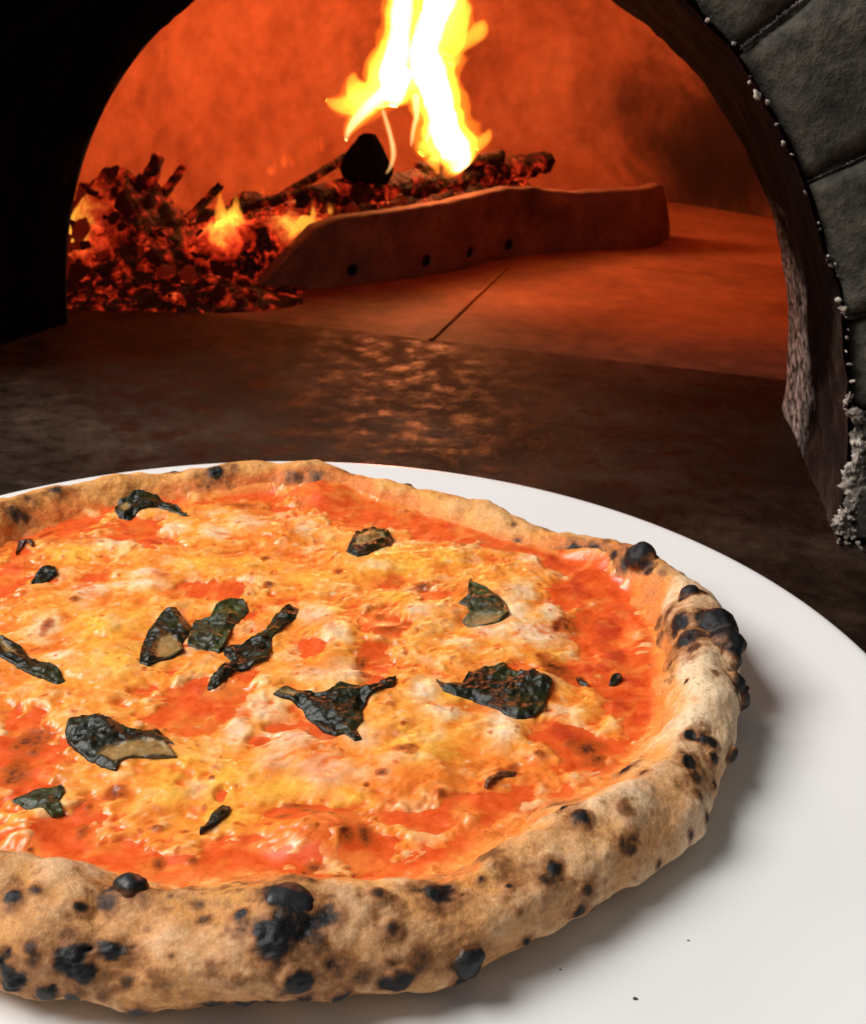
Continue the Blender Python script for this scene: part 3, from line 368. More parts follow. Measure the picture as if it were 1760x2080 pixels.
# voussoir blocks
M_stone = m_vault(); 
cum = arch(.284, .305, 2000); seg = np.r_[0, np.cumsum(np.hypot(*np.diff(cum, axis=0).T))]; tot = seg[-1]
def at_s(s): return np.array([np.interp(s, seg, cum[:, 0]), np.interp(s, seg, cum[:, 1])])
def nrm(s):
    d = at_s(min(s+.002, tot))-at_s(max(s-.002, 0)); d /= np.linalg.norm(d); return np.array([d[1], -d[0]])
def s_at_z(z): return float(np.interp(z, cum[:1000, 1], seg[:1000]))
js = [0.]+[s_at_z(z) for z in (.064, .108, .166, .217)]
left = [tot-s for s in js][::-1]; mid = np.linspace(js[-1], left[0], 10)[1:-1]
js = js+list(mid)+left
for bi in range(len(js)-1):
    s0, s1 = js[bi]+.0016, js[bi+1]-.0016
    nS, nR, nD = 14, 14, 6
    vv = {}; bm = bmesh.new(); tw = random.uniform(-.002, .002); pr = random.uniform(-.002, .003)
    def P3(a, b, d):
        s = s0+(s1-s0)*a; base = at_s(s); n_ = nrm(s)
        rd = .0015+b*.135
        q = base+n_*rd
        # rounded, chipped edges
        ed = min(a*(s1-s0), (1-a)*(s1-s0), b*.135+.0, .135); rnd = max(0, .006-ed)/.006
        v = DR-.045+d*(.045+pr+tw*(a-.5))-(rnd**2*.005 if d > .99 else 0)
        p = Vector((q[0]*40, q[1]*40, d*3+bi*9))
        v += (mnoise.noise(p)*.0018+mnoise.noise(p*3.1)*.0010)*d
        jn = mnoise.noise(Vector((s*70, b*9, bi)))*.0012
        q = q+n_*mnoise.noise(Vector((s*60, d*3, bi*3.)))*.0022*(1-b)
        return Vector(W(q[0]+jn, v, max(q[1], .0005)))
    def face(fn, na, nb):
        g = [[bm.verts.new(fn(i/na, j/nb)) for j in range(nb+1)] for i in range(na+1)]
        for i in range(na):
            for j in range(nb): bm.faces.new((g[i][j], g[i+1][j], g[i+1][j+1], g[i][j+1]))
    face(lambda a, b: P3(a, b, 1.), nS, nR); face(lambda a, d: P3(a, 0., d), nS, nD); face(lambda a, d: P3(a, 1., d), nS, nD)
    face(lambda b, d: P3(0., b, d), nR, nD); face(lambda b, d: P3(1., b, d), nR, nD)
    bmesh.ops.remove_doubles(bm, verts=bm.verts[:], dist=.00005)
    part('arch_block', bm_mesh('arch_block', bm), M_stone)
# joint mortar strip behind the blocks, recessed
n = 120; ss = np.linspace(0, tot, n); V = []
for s in ss:
    b = at_s(s); n_ = nrm(s)
    for q in (.004, .134): p = b+n_*q; V.append(W(p[0], DR-.007, max(p[1], .0003)))
part('joint_mortar', mesh_np('joint_mortar', V, grid_faces(n, 2), False), m_joint())
# pale mortar crumbs along the inner edge of the blocks
bm = bmesh.new()
def crumb(bm, p, r, seed):
    b2 = lump(r*random.uniform(.6, 1.5), r*random.uniform(.6, 1.3), r*random.uniform(.4, .9), 2, .75, 1.5, seed)
    m_ = Matrix.Translation(Vector(p))@Matrix.Rotation(random.uniform(0, 6), 4, Vector((random.random(), random.random(), 1)))
    me = bpy.data.meshes.new('t'); b2.transform(m_); b2.to_mesh(me); b2.free(); bm.from_mesh(me); bpy.data.meshes.remove(me)
k = 0
def crumb_at(s, off, v, r):
    global k
    b = at_s(s); n_ = nrm(s); p = b+n_*off; crumb(bm, W(p[0], v, max(p[1], .001)), r, k); k += 1
for z, r, off in ((.202, .0030, -.001), (.198, .0018, .001), (.207, .0014, -.001), (.190, .0013, .0), (.183, .0024, -.001), (.178, .0017, .0), (.163, .0017, -.001), (.150, .0012, 0), (.136, .0016, 0), (.132, .0019, .002), (.127, .0015, .002), (.117, .0026, 0), (.113, .0022, .001), (.109, .0014, .002), (.100, .0018, .001), (.094, .0013, .0), (.088, .0018, .001), (.080, .0015, .001), (.074, .0014, .0), (.230, .0014, 0), (.243, .0012, 0)):
    crumb_at(s_at_z(z), off+.0005, DR-.0002, r*.62)
for z in np.arange(.004, .24, .0042):
    if random.random() < .16: crumb_at(s_at_z(z+random.uniform(-.002, .002)), random.uniform(-.001, .003), DR+random.uniform(-.004, .001), random.uniform(.0005, .0011))
def daub(s, off, v, rx, rz, seed):
    global k
    b = at_s(s)+nrm(s)*off; b2 = lump(rx, .0022, rz, 4, .9, 1.6, seed+.37)
    for q in b2.verts: q.co *= 1+.5*mnoise.noise(q.co*900)
    b2.transform(Matrix.Translation(Vector(W(b[0], v, max(b[1], .001))))@Matrix.Rotation(oven_rot, 4, 'Z')@Matrix.Rotation(random.uniform(-.5, .5), 4, 'Y'))
    me = bpy.data.meshes.new('t'); b2.to_mesh(me); b2.free(); bm.from_mesh(me); bpy.data.meshes.remove(me); k += 1
for z, off, rx, rz in ((.052, .004, .003, .005), (.045, .005, .0035, .006), (.038, .004, .004, .006), (.030, .004, .0055, .007), (.024, .006, .006, .006), (.015, .002, .0035, .0035), (.010, .000, .004, .003), (.006, .003, .004, .003), (.064, .003, .006, .0026), (.072, .0, .0018, .003)):
    daub(s_at_z(z), off, DR-.0004, rx*.8, rz*.9, k)
for i in range(22):
    z = abs(random.gauss(.012, .016)); crumb_at(s_at_z(z+.002), random.uniform(-.001, .007), DR+random.uniform(.0, .002), random.choice([.0007, .0010, .0015]))
for i in range(8): crumb_at(s_at_z(.002), random.uniform(-.004, .012), DR+random.uniform(.002, .008), random.uniform(.0006, .0014))
mc = part('mortar_crumbs', bm_mesh('mortar_crumbs', bm), m_mortar()); mc['kind'] = 'stuff'
# thin pale bead left on two joints
bm = bmesh.new()
for s, a0, a1, r in ((js[4], .004, .075, .0011), (js[3], .0, .05, .0006), (js[2], .002, .03, .0012), (js[1], .002, .03, .0016)):
    for q in np.arange(a0, a1, .0011):
        b = at_s(s)+nrm(s)*q; crumb(bm, W(b[0], DR-.0035, b[1]), r*random.uniform(.7, 1.15), k); k += 1
mb = part('joint_bead', bm_mesh('joint_bead', bm), m_joint()); mb['kind'] = 'stuff'

# ------------------------------------------------------------------ fire
fl = bpy.data.lights.new('fire_light', 'POINT'); fl.energy = 3.5; fl.color = (1, .20, .07); fl.shadow_soft_size = .03
fo = bpy.data.objects.new('fire_light', fl); col.objects.link(fo); fo.location = (.01, .84, .150)
M_org = m_flame('flame_orange', (1, .20, .012), 42); M_yel = m_flame('flame_yellow', (1, .36, .026), 130); M_wht = m_flame('flame_white', (1, .70, .40), 210); M_low = m_flame('flame_low', (1, .14, .02), 40); M_lowy = m_flame('flame_low_yellow', (1, .34, .03), 130)
def tongue(pts, k=1., seg=10, sub=4, seed=0):
    P = np.array(pts)*mm; t = np.arange(len(P)); tt = np.linspace(0, len(P)-1, (len(P)-1)*sub+1)
    # catmull-rom
    def cr(a):
        a = np.r_[[2*a[0]-a[1]], a, [2*a[-1]-a[-2]]]; o = []
        for x in tt:
            i = min(int(x), len(P)-2); f = x-i; p0, p1, p2, p3 = a[i:i+4]
            o.append(.5*(2*p1+(p2-p0)*f+(2*p0-5*p1+4*p2-p3)*f*f+(3*p1-p0-3*p2+p3)*f**3))
        return np.array(o)
    C = np.stack([cr(P[:, i]) for i in range(4)], -1); V = []
    for i, c in enumerate(C):
        r = max(c[3], .0004)*k*math.sin(min(1, (i+.6)/2.2)*math.pi/2)**.5*math.sin(min(1, (len(C)-i-.4)/2.2)*math.pi/2)**.5
        tg = C[min(i+1, len(C)-1)]-C[max(i-1, 0)]; tl = math.hypot(tg[0], tg[2])+1e-9; px_, pz_ = tg[2]/tl, -tg[0]/tl
        for j in range(seg):
            a = j/seg*2*math.pi; d = 1+.34*mnoise.noise(Vector((math.cos(a)*1.2+seed, math.sin(a)*1.2, c[2]*60)))+.16*mnoise.noise(Vector((math.cos(a)*2.2+seed, math.sin(a)*2.2, c[2]*150)))
            V.append((c[0]+r*d*math.cos(a)*px_, c[1]+r*d*.8*math.sin(a), c[2]+r*d*math.cos(a)*pz_))
    n = len(C); V.append(tuple(C[0, :3])); V.append(tuple(C[-1, :3])); bm = bmesh.new(); vs = [bm.verts.new(v) for v in V]
    for i in range(n-1):
        for j in range(seg): bm.faces.new((vs[i*seg+j], vs[i*seg+(j+1) % seg], vs[(i+1)*seg+(j+1) % seg], vs[(i+1)*seg+j]))
    for j in range(seg):
        bm.faces.new((vs[-2], vs[(j+1) % seg], vs[j])); bm.faces.new((vs[-1], vs[(n-1)*seg+j], vs[(n-1)*seg+(j+1) % seg]))
    return bm_mesh('flame_tongue', bm)
fire = empty('flame', 'tall white and yellow flame rising from the burning log at the back of the oven', 'flame', (.06, .82, .05))
fi = Matrix.Translation(-Vector(fire.location))
for i, (nm, pts) in enumerate(TONGUES):
    o = link('flame_tongue', tongue(pts, 1.0, 12, 5, i*3.7), fire, M_yel); o.matrix_parent_inverse = fi
    if nm in ('main', 'edge', 'thread'):
        q = link('flame_core', tongue(pts, .66 if nm == 'main' else .6, 12, 5, i*3.7), o, M_wht)
    if nm != 'thread': link('flame_fringe', tongue(pts, 1.35, 12, 5, i*3.7+.6), o, M_org)
labels = ['small yellow flame licking up between the coals and the guard', None, 'low yellow flame along the left top of the clay guard', None, 'red glowing flame at the far left edge of the oven mouth', 'thin red flame behind the left end of the guard']
def lick(x, y, z, w_, h_, seed, n=4):
    me = None; bm = bmesh.new()
    pts = [(x, y, z-2, w_*.55), (x+random.uniform(-.2, .2)*w_, y, z+h_*.25, w_*.8), (x+random.uniform(-.4, .4)*w_, y, z+h_*.55, w_*.5), (x+random.uniform(-.7, .7)*w_, y, z+h_, w_*.08)]
    return tongue(pts, 1., 10, 4, seed)
FL = [('small yellow flame licking up between the coal heap and the clay guard', (0, 1), 1), ('low yellow flame over the left top edge of the clay guard', (2, 3), 1), ('short red flame beside the sloping left end of the guard', (5,), 0), ('pair of tiny orange flames on the embers left of the log', (6, 7), 0), ('broad low red-orange flame behind the dark split log', (8, 9, 10), 0)]
for lb, idx, yy in FL:
    b = LOWFIRES[idx[0]]; e_ = empty('flame', lb, 'flame', (b[0]*mm, b[1]*mm, b[2]*mm)); iv = Matrix.Translation(-Vector(e_.location))
    for i in idx:
        x, y, z, w_, h_ = LOWFIRES[i]
        for q in range(3):
            o = link('flame_tongue', lick(x+random.uniform(-.8, .8)*w_, y+random.uniform(-4, 4), z, w_*random.uniform(.5, .95), h_*random.uniform(.45, 1.05), i*5.1+q), e_, M_lowy if yy else M_low); o.matrix_parent_inverse = iv

# ------------------------------------------------------------------ guard
G = np.array([(-.100, .602), (-.045, .640), (.012, .676), (.060, .717), (.098, .766), (.140, .800), (.190, .824), (.240, .838), (.262, .856), (.280, .900)])
def resamp(P, n):
    d = np.r_[0, np.cumsum(np.hypot(*np.diff(P, axis=0).T))]; t = np.linspace(0, d[-1], n)
    # smooth
    q = np.stack([np.interp(t, d, P[:, 0]), np.interp(t, d, P[:, 1])], -1)
    for _ in range(60): q[1:-1] = (q[:-2]+2*q[1:-1]+q[2:])/4
    return q
gp = resamp(G, 420); gt = np.gradient(gp, axis=0); gt /= np.linalg.norm(gt, axis=1)[:, None]; gn = np.stack([-gt[:, 1], gt[:, 0]], -1)
arc = np.r_[0, np.cumsum(np.hypot(*np.diff(gp, axis=0).T))]
def gh(s):
    L = arc[-1]
    h = np.interp(s/L, [0, .015, .12, .16, .30, .45, .55, .62, .70, .86, .905, .93, 1], [.004, .008, .050, .056, .059, .062, .064, .062, .056, .058, .060, .046, .010])
    return h+.0012*mnoise.noise(Vector((s*60, 0, 3)))
ns = len(gp); nz = 48; VENT = (.094, .168, .222, .278); Tk = .016; V = []
prof = [(0, f) for f in np.linspace(0, .965, nz)]+[(.06, .99), (.25, 1.), (.75, 1.), (.95, .985)]+[(1, f) for f in np.linspace(.9, 0, 6)]
for i in range(ns):
    h = gh(arc[i])
    for a, f in prof:
        z = -.014+f*h; w_ = Tk*(a-.5)
        if a == 0 and f < .9:
            hd = min(math.hypot(arc[i]-q, z+.002) for q in VENT); w_ += .010*min(1, max(0, (.0056-hd)/.0014))
        nzv = .0010*mnoise.noise(Vector((arc[i]*45, z*45, a*2)))+.0005*mnoise.noise(Vector((arc[i]*150, z*150, a*3)))
        V.append((gp[i, 0]+gn[i, 0]*(w_-nzv), gp[i, 1]+gn[i, 1]*(w_-nzv), z))
F = grid_faces(ns, len(prof)).tolist(); m_p = len(prof); F += [[i*m_p+m_p-1, (i+1)*m_p+m_p-1, (i+1)*m_p, i*m_p] for i in range(ns-1)]
guard = empty('ember_guard', 'long low clay fire guard before the embers, with round holes along its foot', 'fire guard', (gp[0, 0], gp[0, 1], -.014))
gi = Matrix.Translation(-Vector(guard.location))
me = bpy.data.meshes.new('guard_wall'); me.from_pydata(V, [], [tuple(f) for f in F]+[tuple(range(len(prof))), tuple(range((ns-1)*len(prof), ns*len(prof)))[::-1]]); bmt = bmesh.new(); bmt.from_mesh(me); bmesh.ops.recalc_face_normals(bmt, faces=bmt.faces)
if bmt.calc_volume(signed=True) < 0: bmesh.ops.reverse_faces(bmt, faces=bmt.faces)
bmt.to_mesh(me); bmt.free()
for p in me.polygons: p.use_smooth = len(p.vertices) == 4
gw = link('guard_wall', me, guard, m_guard()); gw.matrix_parent_inverse = gi
# near-black cups that paint in the darkness inside the vent recesses
M_hole_shade = m_hole_shade(); vents = []
for s in VENT:
    i = int(np.argmin(abs(arc-s))); ang = math.atan2(gn[i, 1], gn[i, 0])
    vents.append((i, ang))
for i, ang in vents:
    bm = bmesh.new(); rings = []
    for r, d in ((.0047, .0058), (.0045, .0052), (.0040, -.0010)): rings.append([bm.verts.new((r*math.cos(t*math.pi/10), r*math.sin(t*math.pi/10), d)) for t in range(20)])
    for a_, b_ in zip(rings, rings[1:]):
        for t in range(20): bm.faces.new((a_[t], a_[(t+1) % 20], b_[(t+1) % 20], b_[t]))
    bm.faces.new(rings[-1])
    bm.transform(Matrix.Translation((gp[i, 0], gp[i, 1], -.002))@Matrix.Rotation(ang+math.pi, 4, 'Z')@Matrix.Rotation(math.pi/2, 4, 'Y'))
    o = link('vent_shade_cup', bm_mesh('vent_shade_cup', bm), guard, M_hole_shade); o.matrix_parent_inverse = gi

# ------------------------------------------------------------------ logs
M_log = m_log(); M_blk = m_coal('burnt_black_wood', .0, ((.0012, .001, .001), (.0025, .002, .002), (.006, .004, .003)))
def log_mesh(name, p0, p1, r0, r1, seed, nl=70, na=28, crack=.1, squash=1., wedge=False):
    p0, p1 = Vector(p0), Vector(p1); ax = (p1-p0); L = ax.length; q = ax.to_track_quat('Z', 'Y'); V = []; F = []
    for i in range(nl):
        t = i/(nl-1); r = r0+(r1-r0)*t
        for j in range(na):
            a = j/na*2*math.pi; c, s = math.cos(a), math.sin(a)
            k_ = 1.
            if wedge: k_ = min(1., .76/max(1e-3, abs(math.cos(((a+.5) % (2*math.pi/3))-math.pi/3))))
            d = 1+.10*mnoise.noise(Vector((c*1.1+seed, s*1.1, t*3)))+crack*.6*mnoise.noise(Vector((c*3+seed, s*3, t*L*90)))
            cr_ = mnoise.voronoi(Vector((c*r*95+seed, s*r*95, t*L*95)))[0]; d -= crack*max(0, .25-(cr_[1]-cr_[0]))*2.0
            p = Vector((c*r*d*k_, s*r*d*k_*squash, t*L+(.004*mnoise.noise(Vector((c*2, s*2, seed))) if i in (0, nl-1) else 0)))
            V.append(p0+q@p)
    F = [(i*na+j, i*na+(j+1) % na, (i+1)*na+(j+1) % na, (i+1)*na+j) for i in range(nl-1) for j in range(na)]
    me = bpy.data.meshes.new(name); me.from_pydata(V, [], F); bm = bmesh.new(); bm.from_mesh(me)
    bm.verts.ensure_lookup_table()
    for ring in [[bm.verts[base+j] for j in range(na)] for base in (0, (nl-1)*na)]:
        cpt = sum((x.co for x in ring), Vector())/na; prev = ring
        for sc in (.72, .4):
            nr = [bm.verts.new(cpt+(x.co-cpt)*sc+(q@Vector((0, 0, .0015*mnoise.noise(x.co*200)))) ) for x in ring]
            for j in range(na): bm.faces.new((prev[j], prev[(j+1) % na], nr[(j+1) % na], nr[j]))
            prev = nr
        bm.faces.new(prev)
    me2 = bm_mesh(name, bm); bpy.data.meshes.remove(me); return me2
lg = link('firewood_log', log_mesh('firewood_log', (-.062, .705, .040), (.158, .925, .052), .0165, .0115, 1.3, 110, 32, .22), None, M_log)
tag(lg, 'long charred log lying behind the clay guard with glowing cracks', 'log')
lg2 = link('firewood_log', log_mesh('firewood_log', (-.013, .735, .0735), (-.021, .845, .058), .0245, .021, 4.1, 40, 30, .10, 1., True), None, M_blk)
tag(lg2, 'thick black split log with its burnt end facing out, under the left of the flame', 'log')
for i, (a, b, r, lb) in enumerate([((.03, .80, .058), (.11, .86, .066), .008, 'short glowing stick lying under the white base of the flame'), ((-.188, .650, .056), (-.178, .658, .083), .0072, 'dark burnt stub standing upright on the coal heap'), ((-.176, .655, .052), (-.158, .662, .076), .0046, 'charred stub leaning right behind the upright one on the coal heap'), ((-.154, .645, .036), (-.128, .656, .062), .0042, 'thin charred stick slanting up to the right from the coal heap'), ((-.226, .600, .066), (-.212, .600, .060), .003, 'small dark twig at the far left top of the coal heap'), ((-.14, .66, .036), (-.02, .745, .058), .0045, 'long thin twig of red embers running to the black split log'), ((-.10, .72, .034), (-.02, .765, .082), .005, 'slim burnt branch slanting up behind the black split log')]):
    o = link('firewood_stick', log_mesh('firewood_stick', a, b, r, r*.8, i*2.7+9, 30, 14, .3), None, M_log); tag(o, lb, 'stick')

# ------------------------------------------------------------------ ember beds and coals
def bed(name, x0, x1, y0, y1, fn, mat, lb=None, step=.0035):
    xs = np.arange(x0, x1, step); ys = np.arange(y0, y1, step); Xg, Yg = np.meshgrid(xs, ys, indexing='ij')
    x, y = Xg.ravel(), Yg.ravel(); h = fn(x, y)
    rg = 1-2*np.abs(fbm(x*55, y*55, x*0, 3, 11)); z = -.014+h*(1+.25*fbm(x*30, y*30, x*0, 3, 5))+np.where(h > .001, rg*.006*np.minimum(1, h/.015), -.004)
    F = grid_faces(len(xs), len(ys)); hh = h[F].max(1); F = F[hh > .0005]
    o = link(name, mesh_np(name, np.stack([x, y, z], -1), F), None, mat); o['kind'] = 'stuff'
    return o
def heap_h(x, y):
    a = .086*np.exp(-(((x+.205)/.060)**2+((y-.645)/.062)**2))
    b = .052*np.exp(-(((x+.130)/.052)**2+((y-.655)/.050)**2))
    c = .020*np.exp(-(((x+.16)/.085)**2+((y-.585)/.036)**2))
    s = np.maximum(np.maximum(a, b), c); return np.clip(s-.003, 0, 1)
bed('coal_heap', -.31, -.02, .50, .80, heap_h, m_coal('coal_heap_mix', 1.1, ((.004, .003, .003), (.07, .045, .03), (.30, .19, .13)), hot=[((-.245, .615, .030), .055, 1.1), ((-.128, .632, .022), .030, 2.2), ((-.095, .645, .02), .035, 1.0), ((-.17, .70, .05), .05, .9)]))
g_len = lambda x, y: np.min(np.stack([np.hypot(x-q[0], y-q[1]) for q in gp[::3]]), 0)
def bed_h(x, y):
    px = np.interp(x, gp[:, 0], gp[:, 1]); d = y-px-.004
    return np.where((d > 0), .046*np.clip(d/.01, 0, 1)*sst(.24, .13, d)*sst(-.19, -.12, x)*sst(.20, .12, x), 0)
bed('ember_bed', -.21, .22, .60, 1.0, bed_h, m_coal('ember_bed_mix', 1.9, ((.01, .006, .005), (.06, .03, .02), (.25, .13, .08)), hot=[((-.122, .628, .034), .030, 2.4), ((-.065, .650, .036), .036, 1.3), ((-.05, .76, .036), .06, .8)]))
M_coal = m_coal('charcoal', .16, ((.004, .003, .003), (.04, .025, .018), (.24, .15, .11))); M_hot = m_coal('hot_charcoal', 1.1, ((.02, .012, .01), (.10, .05, .03), (.3, .16, .1)))
lib = []
for i in range(9):
    b2 = lump(1, random.uniform(.55, .9), random.uniform(.5, .8), 3, .38, 1.25, 20+i)
    # flat split faces
    for _ in range(4):
        n_ = Vector((random.gauss(0, 1), random.gauss(0, 1), random.gauss(0, 1))).normalized(); dd = random.uniform(.45, .7)
        for v in b2.verts:
            e_ = v.co.dot(n_)-dd
            if e_ > 0: v.co -= n_*e_*.9
    me = bm_mesh('charcoal_chunk', b2, False); me.materials.append(M_coal if i < 8 else M_hot); lib.append(me)
cnt = 0; tries = 0
while cnt < 240 and tries < 4000:
    tries += 1; x = random.uniform(-.30, -.055); y = random.uniform(.53, .74); h = float(heap_h(np.array([x]), np.array([y]))[0])
    if h < .004 and random.random() > .12: continue
    if h <= 0 and y < .56: continue
    r = random.choice([.003, .004, .005, .006, .007, .008, .011])*(1 if h > .01 else .6)
    o = bpy.data.objects.new('charcoal_chunk', lib[random.randrange(8)] if random.random() < (.86 if x > -.215 else .5) else lib[8]); col.objects.link(o)
    o.location = (x, y, -.014+h+r*.25); o.scale = (r, r, r); o.rotation_euler = tuple(random.uniform(0, 6.28) for _ in range(3))
    tag(o, 'angular lump of charcoal in the heap at the left of the oven', 'charcoal', 'charcoal lumps of the heap inside the oven'); cnt += 1
for i in range(34):
    s = random.uniform(.06, .30); j = int(np.argmin(abs(arc-s))); r = random.choice([.004, .006, .008, .010])
    d = random.uniform(.012, .05); x, y = gp[j]+gn[j]*d
    o = bpy.data.objects.new('charcoal_chunk', lib[random.choice([7, 8, 8, 0, 3])]); col.objects.link(o)
    o.location = (x, y, -.014+float(bed_h(np.array([x]), np.array([y]))[0])+r*.2+.004); o.scale = (r, r, r); o.rotation_euler = tuple(random.uniform(0, 6.28) for _ in range(3))
    tag(o, 'glowing ember lump on the bed between the clay guard and the log', 'ember', 'ember lumps behind the clay guard')

# ------------------------------------------------------------------ plate
M_por = m_porcelain()
pr = [(0, 0), (.08, 0), (.150, 0), (.168, .0004), (.182, .0016), (.196, .0038), (.207, .0062), (.2135, .0078), (.2165, .0084), (.2180, .0080), (.2186, .0070), (.2178, .0058), (.2150, .0048), (.205, .0020), (.190, -.0020), (.170, -.0058), (.150, -.0075), (.132, -.0080), (.129, -.0125), (.1265, -.0132), (.124, -.0125), (.121, -.0080), (.08, -.0072), (0, -.007)]
def lathe(name, pr, n=256):
    P = np.array(pr); t = np.linspace(0, len(P)-1, (len(P)-1)*3+1)
    r = np.interp(t, np.arange(len(P)), P[:, 0]); z = np.interp(t, np.arange(len(P)), P[:, 1])
    for _ in range(2): r[1:-1] = (r[:-2]+2*r[1:-1]+r[2:])/4; z[1:-1] = (z[:-2]+2*z[1:-1]+z[2:])/4
    r = np.maximum(r, 1e-5); a = np.linspace(0, 2*np.pi, n+1)[:-1]
    V = np.stack([np.cos(a)[:, None]*r, np.sin(a)[:, None]*r, np.ones(n)[:, None]*z], -1).reshape(-1, 3)
    return mesh_np(name, V, grid_faces(n, len(r), True)[:, ::-1])
pl = link('plate', lathe('plate', pr), None, M_por, (.005, -.0245, 0))
tag(pl, 'large round white porcelain plate under the pizza', 'plate')

# ------------------------------------------------------------------ pizza
OVER = [(0.0355, -0.1055, 0.017, 0.34), (0.0051, 0.1450, 0.018, 0.30), (0.1237, 0.0789, 0.016, 0.30)]      # where cheese and sauce bubbled up over the rim
pizza = empty('pizza', 'round margherita pizza with a leopard-charred puffy crust on the white plate', 'pizza')
ROUT = np.array(CRUST_OUT)*mm; RIN = np.array(CRUST_IN)*mm
def periodic(tab,th):
    th=np.mod(th,2*np.pi);n=len(tab);t=th/(2*np.pi)*n;i=np.floor(t).astype(int);f=t-i
    f=f*f*(3-2*f)
    tab=np.asarray(tab);return tab[i%n]*(1-f)+tab[(i+1)%n]*f
ZT=.0095
def crust_base(th,s,R,RI):
    """th, s arrays; s 0..1 -> outer bottom to inner topping. returns x,y,z"""
    Ro=periodic(R,th);Ri=periodic(RI,th);w=Ro-Ri
    H=.0235+.0025*np.sin(3*th+1.)+.0015*np.sin(5*th+.4)+.14*(w-.028)-.0030*np.clip(np.sin(th)+.2,0,1)
    a=.42*w;rc=Ro-a;zc=.44*H
    k=np.clip(s/.62,0,1);phi=np.radians(-88)+k*np.radians(178)
    c,sn=np.cos(phi),np.sin(phi)
    e=.86
    r1=rc+a*np.sign(c)*np.abs(c)**e
    z1=zc+np.where(sn>0,(H-zc),zc-.0008)*np.sign(sn)*np.abs(sn)**e
    q=np.clip((s-.62)/.38,0,1)
    r2=rc-q*(rc-Ri+.006)
    z2=ZT-.003+(H-ZT+.003)*(.5+.5*np.cos(np.pi*q**.9))
    r=np.where(s<.62,r1,r2);z=np.where(s<.62,z1,z2)
    return r*np.cos(th),r*np.sin(th),z

nth, nsn = 1400, 190
th = np.linspace(0, 2*np.pi, nth+1)[:-1]; s = np.linspace(0, 1, nsn)
T, S = np.meshgrid(th, s, indexing='ij')
x, y, z = crust_base(T.ravel(), S.ravel(), ROUT, RIN)
B = np.stack([x, y, z], -1); Bg = B.reshape(nth, nsn, 3)
dt = np.roll(Bg, -1, 0)-np.roll(Bg, 1, 0); ds = np.gradient(Bg, axis=1)
nn = np.cross(dt, ds); nn /= np.linalg.norm(nn, axis=2, keepdims=True)+1e-12; nn = nn.reshape(-1, 3)
if nn[np.argmax(z)][2] < 0: nn = -nn
n1 = fbm(x*38, y*38, z*38, 3, 1); n2 = fbm(x*130, y*130, z*130, 3, 4); n3 = fbm(x*420, y*420, z*420, 2, 8)
side = sst(0., .2, S.ravel())
n0 = fbm(x*15, y*15, z*15, 2, 81)
disp = (n0*.0042+n1*.0030+n2*.0006+n3*.00014-.0012)*side
char = np.zeros(len(x)); brn = np.zeros(len(x)); wob = fbm(x*210, y*210, z*210, 3, 15); wob2 = fbm(x*75, y*75, z*75, 2, 25)
blist = []
for (sx, sy, sz, r, d, b) in CRUST_SPOTS:
    p = np.array([sx, sy, sz])*mm; r = r*mm; D = np.linalg.norm(B-p, axis=1); m = D < r*3.2; q = D[m]/r
    qq = q*(1+.60*wob[m]+.55*wob2[m])+.12*fbm(x[m]*480, y[m]*480, z[m]*480, 2, 19)
    core = 1-sst(.12, 1.35, qq*(.58 if b == 3 else 1)); halo = (1-sst(.5, 2.6, qq))*.40*min(1, d+.1)
    v = np.maximum(core*(d*.95 if d < .85 else 1.05), halo*(.8 if d < .7 else 1)); char[m] = np.maximum(char[m], v)
    if b == 1: disp[m] += .16*r*(1-sst(0, 1.1, q))+.0009*np.maximum(0, core)*(wob[m]+.8*fbm(x[m]*520, y[m]*520, z[m]*520, 2, 23))
    if b == 2:
        if r <= .0048: disp[m] += .46*r*np.sqrt(np.clip(1-(q/1.15)**2, 0, 1))**1.3*(1+.2*wob[m])
        else: disp[m] += .16*r*(1-sst(.5, 1.5, q))
        if r > .0048: i = int(np.argmin(D)); blist.append((p, nn[i].copy(), r))
    if b == 3: disp[m] += .95*r*np.sqrt(np.clip(1-(q/1.2)**2, 0, 1))**1.2*(1+.3*wob[m])
    if b == 0 and d < .85: disp[m] += .07*r*(1-sst(0, 1.3, q))
# light scatter of small freckles
fr = fbm(x*330, y*330, z*330, 2, 31); frm = fbm(x*45, y*45, z*45, 2, 33)
mot = fbm(x*48, y*48, z*48, 3, 37); fineg = fbm(x*620, y*620, z*620, 2, 39); frontm = sst(.3, .9, -np.sin(T.ravel()))
char = np.maximum(char, (.15+.24*frontm)*sst(.0, .6, mot+.35*wob))
char = np.maximum(char, (.22+.16*frontm)*sst(.25, .7, fineg)*sst(-.3, .5, mot))
char = np.maximum(char, .55*sst(.50, .80, fr)*sst(-.1, .5, frm)*side)
rads = np.hypot(x, y); Ri = periodic(RIN, T.ravel()); Ro = periodic(ROUT, T.ravel()); w_ = (rads-Ri)/(Ro-Ri)
oil = sst(.62, .02, w_+.20*n2+.34*n1-sum(1.6*k_*np.exp(-((x-bx)**2+(y-by)**2)/(r_*1.7)**2) for bx, by, r_, k_ in OVER))*(S.ravel() > .5)
lowb = sst(.20, .02, S.ravel()+.05*n2)*1.0
fl_ = sst(-.35, .55, n1*.5+n2*.6+.25*fbm(x*22, y*22, z*22, 2, 41))
C0 = np.tile(np.array([.69, .35, .140]), (len(x), 1))
C0 = mixc(C0, (.86, .60, .36), fl_*.6)
angR = sst(.5, 1.1, np.cos(T.ravel()+.12)); C0 = mixc(C0, (.93, .74, .50), angR*.85*sst(-.5, .4, n1))  # right rim paler: flour, plus its strong window light painted in
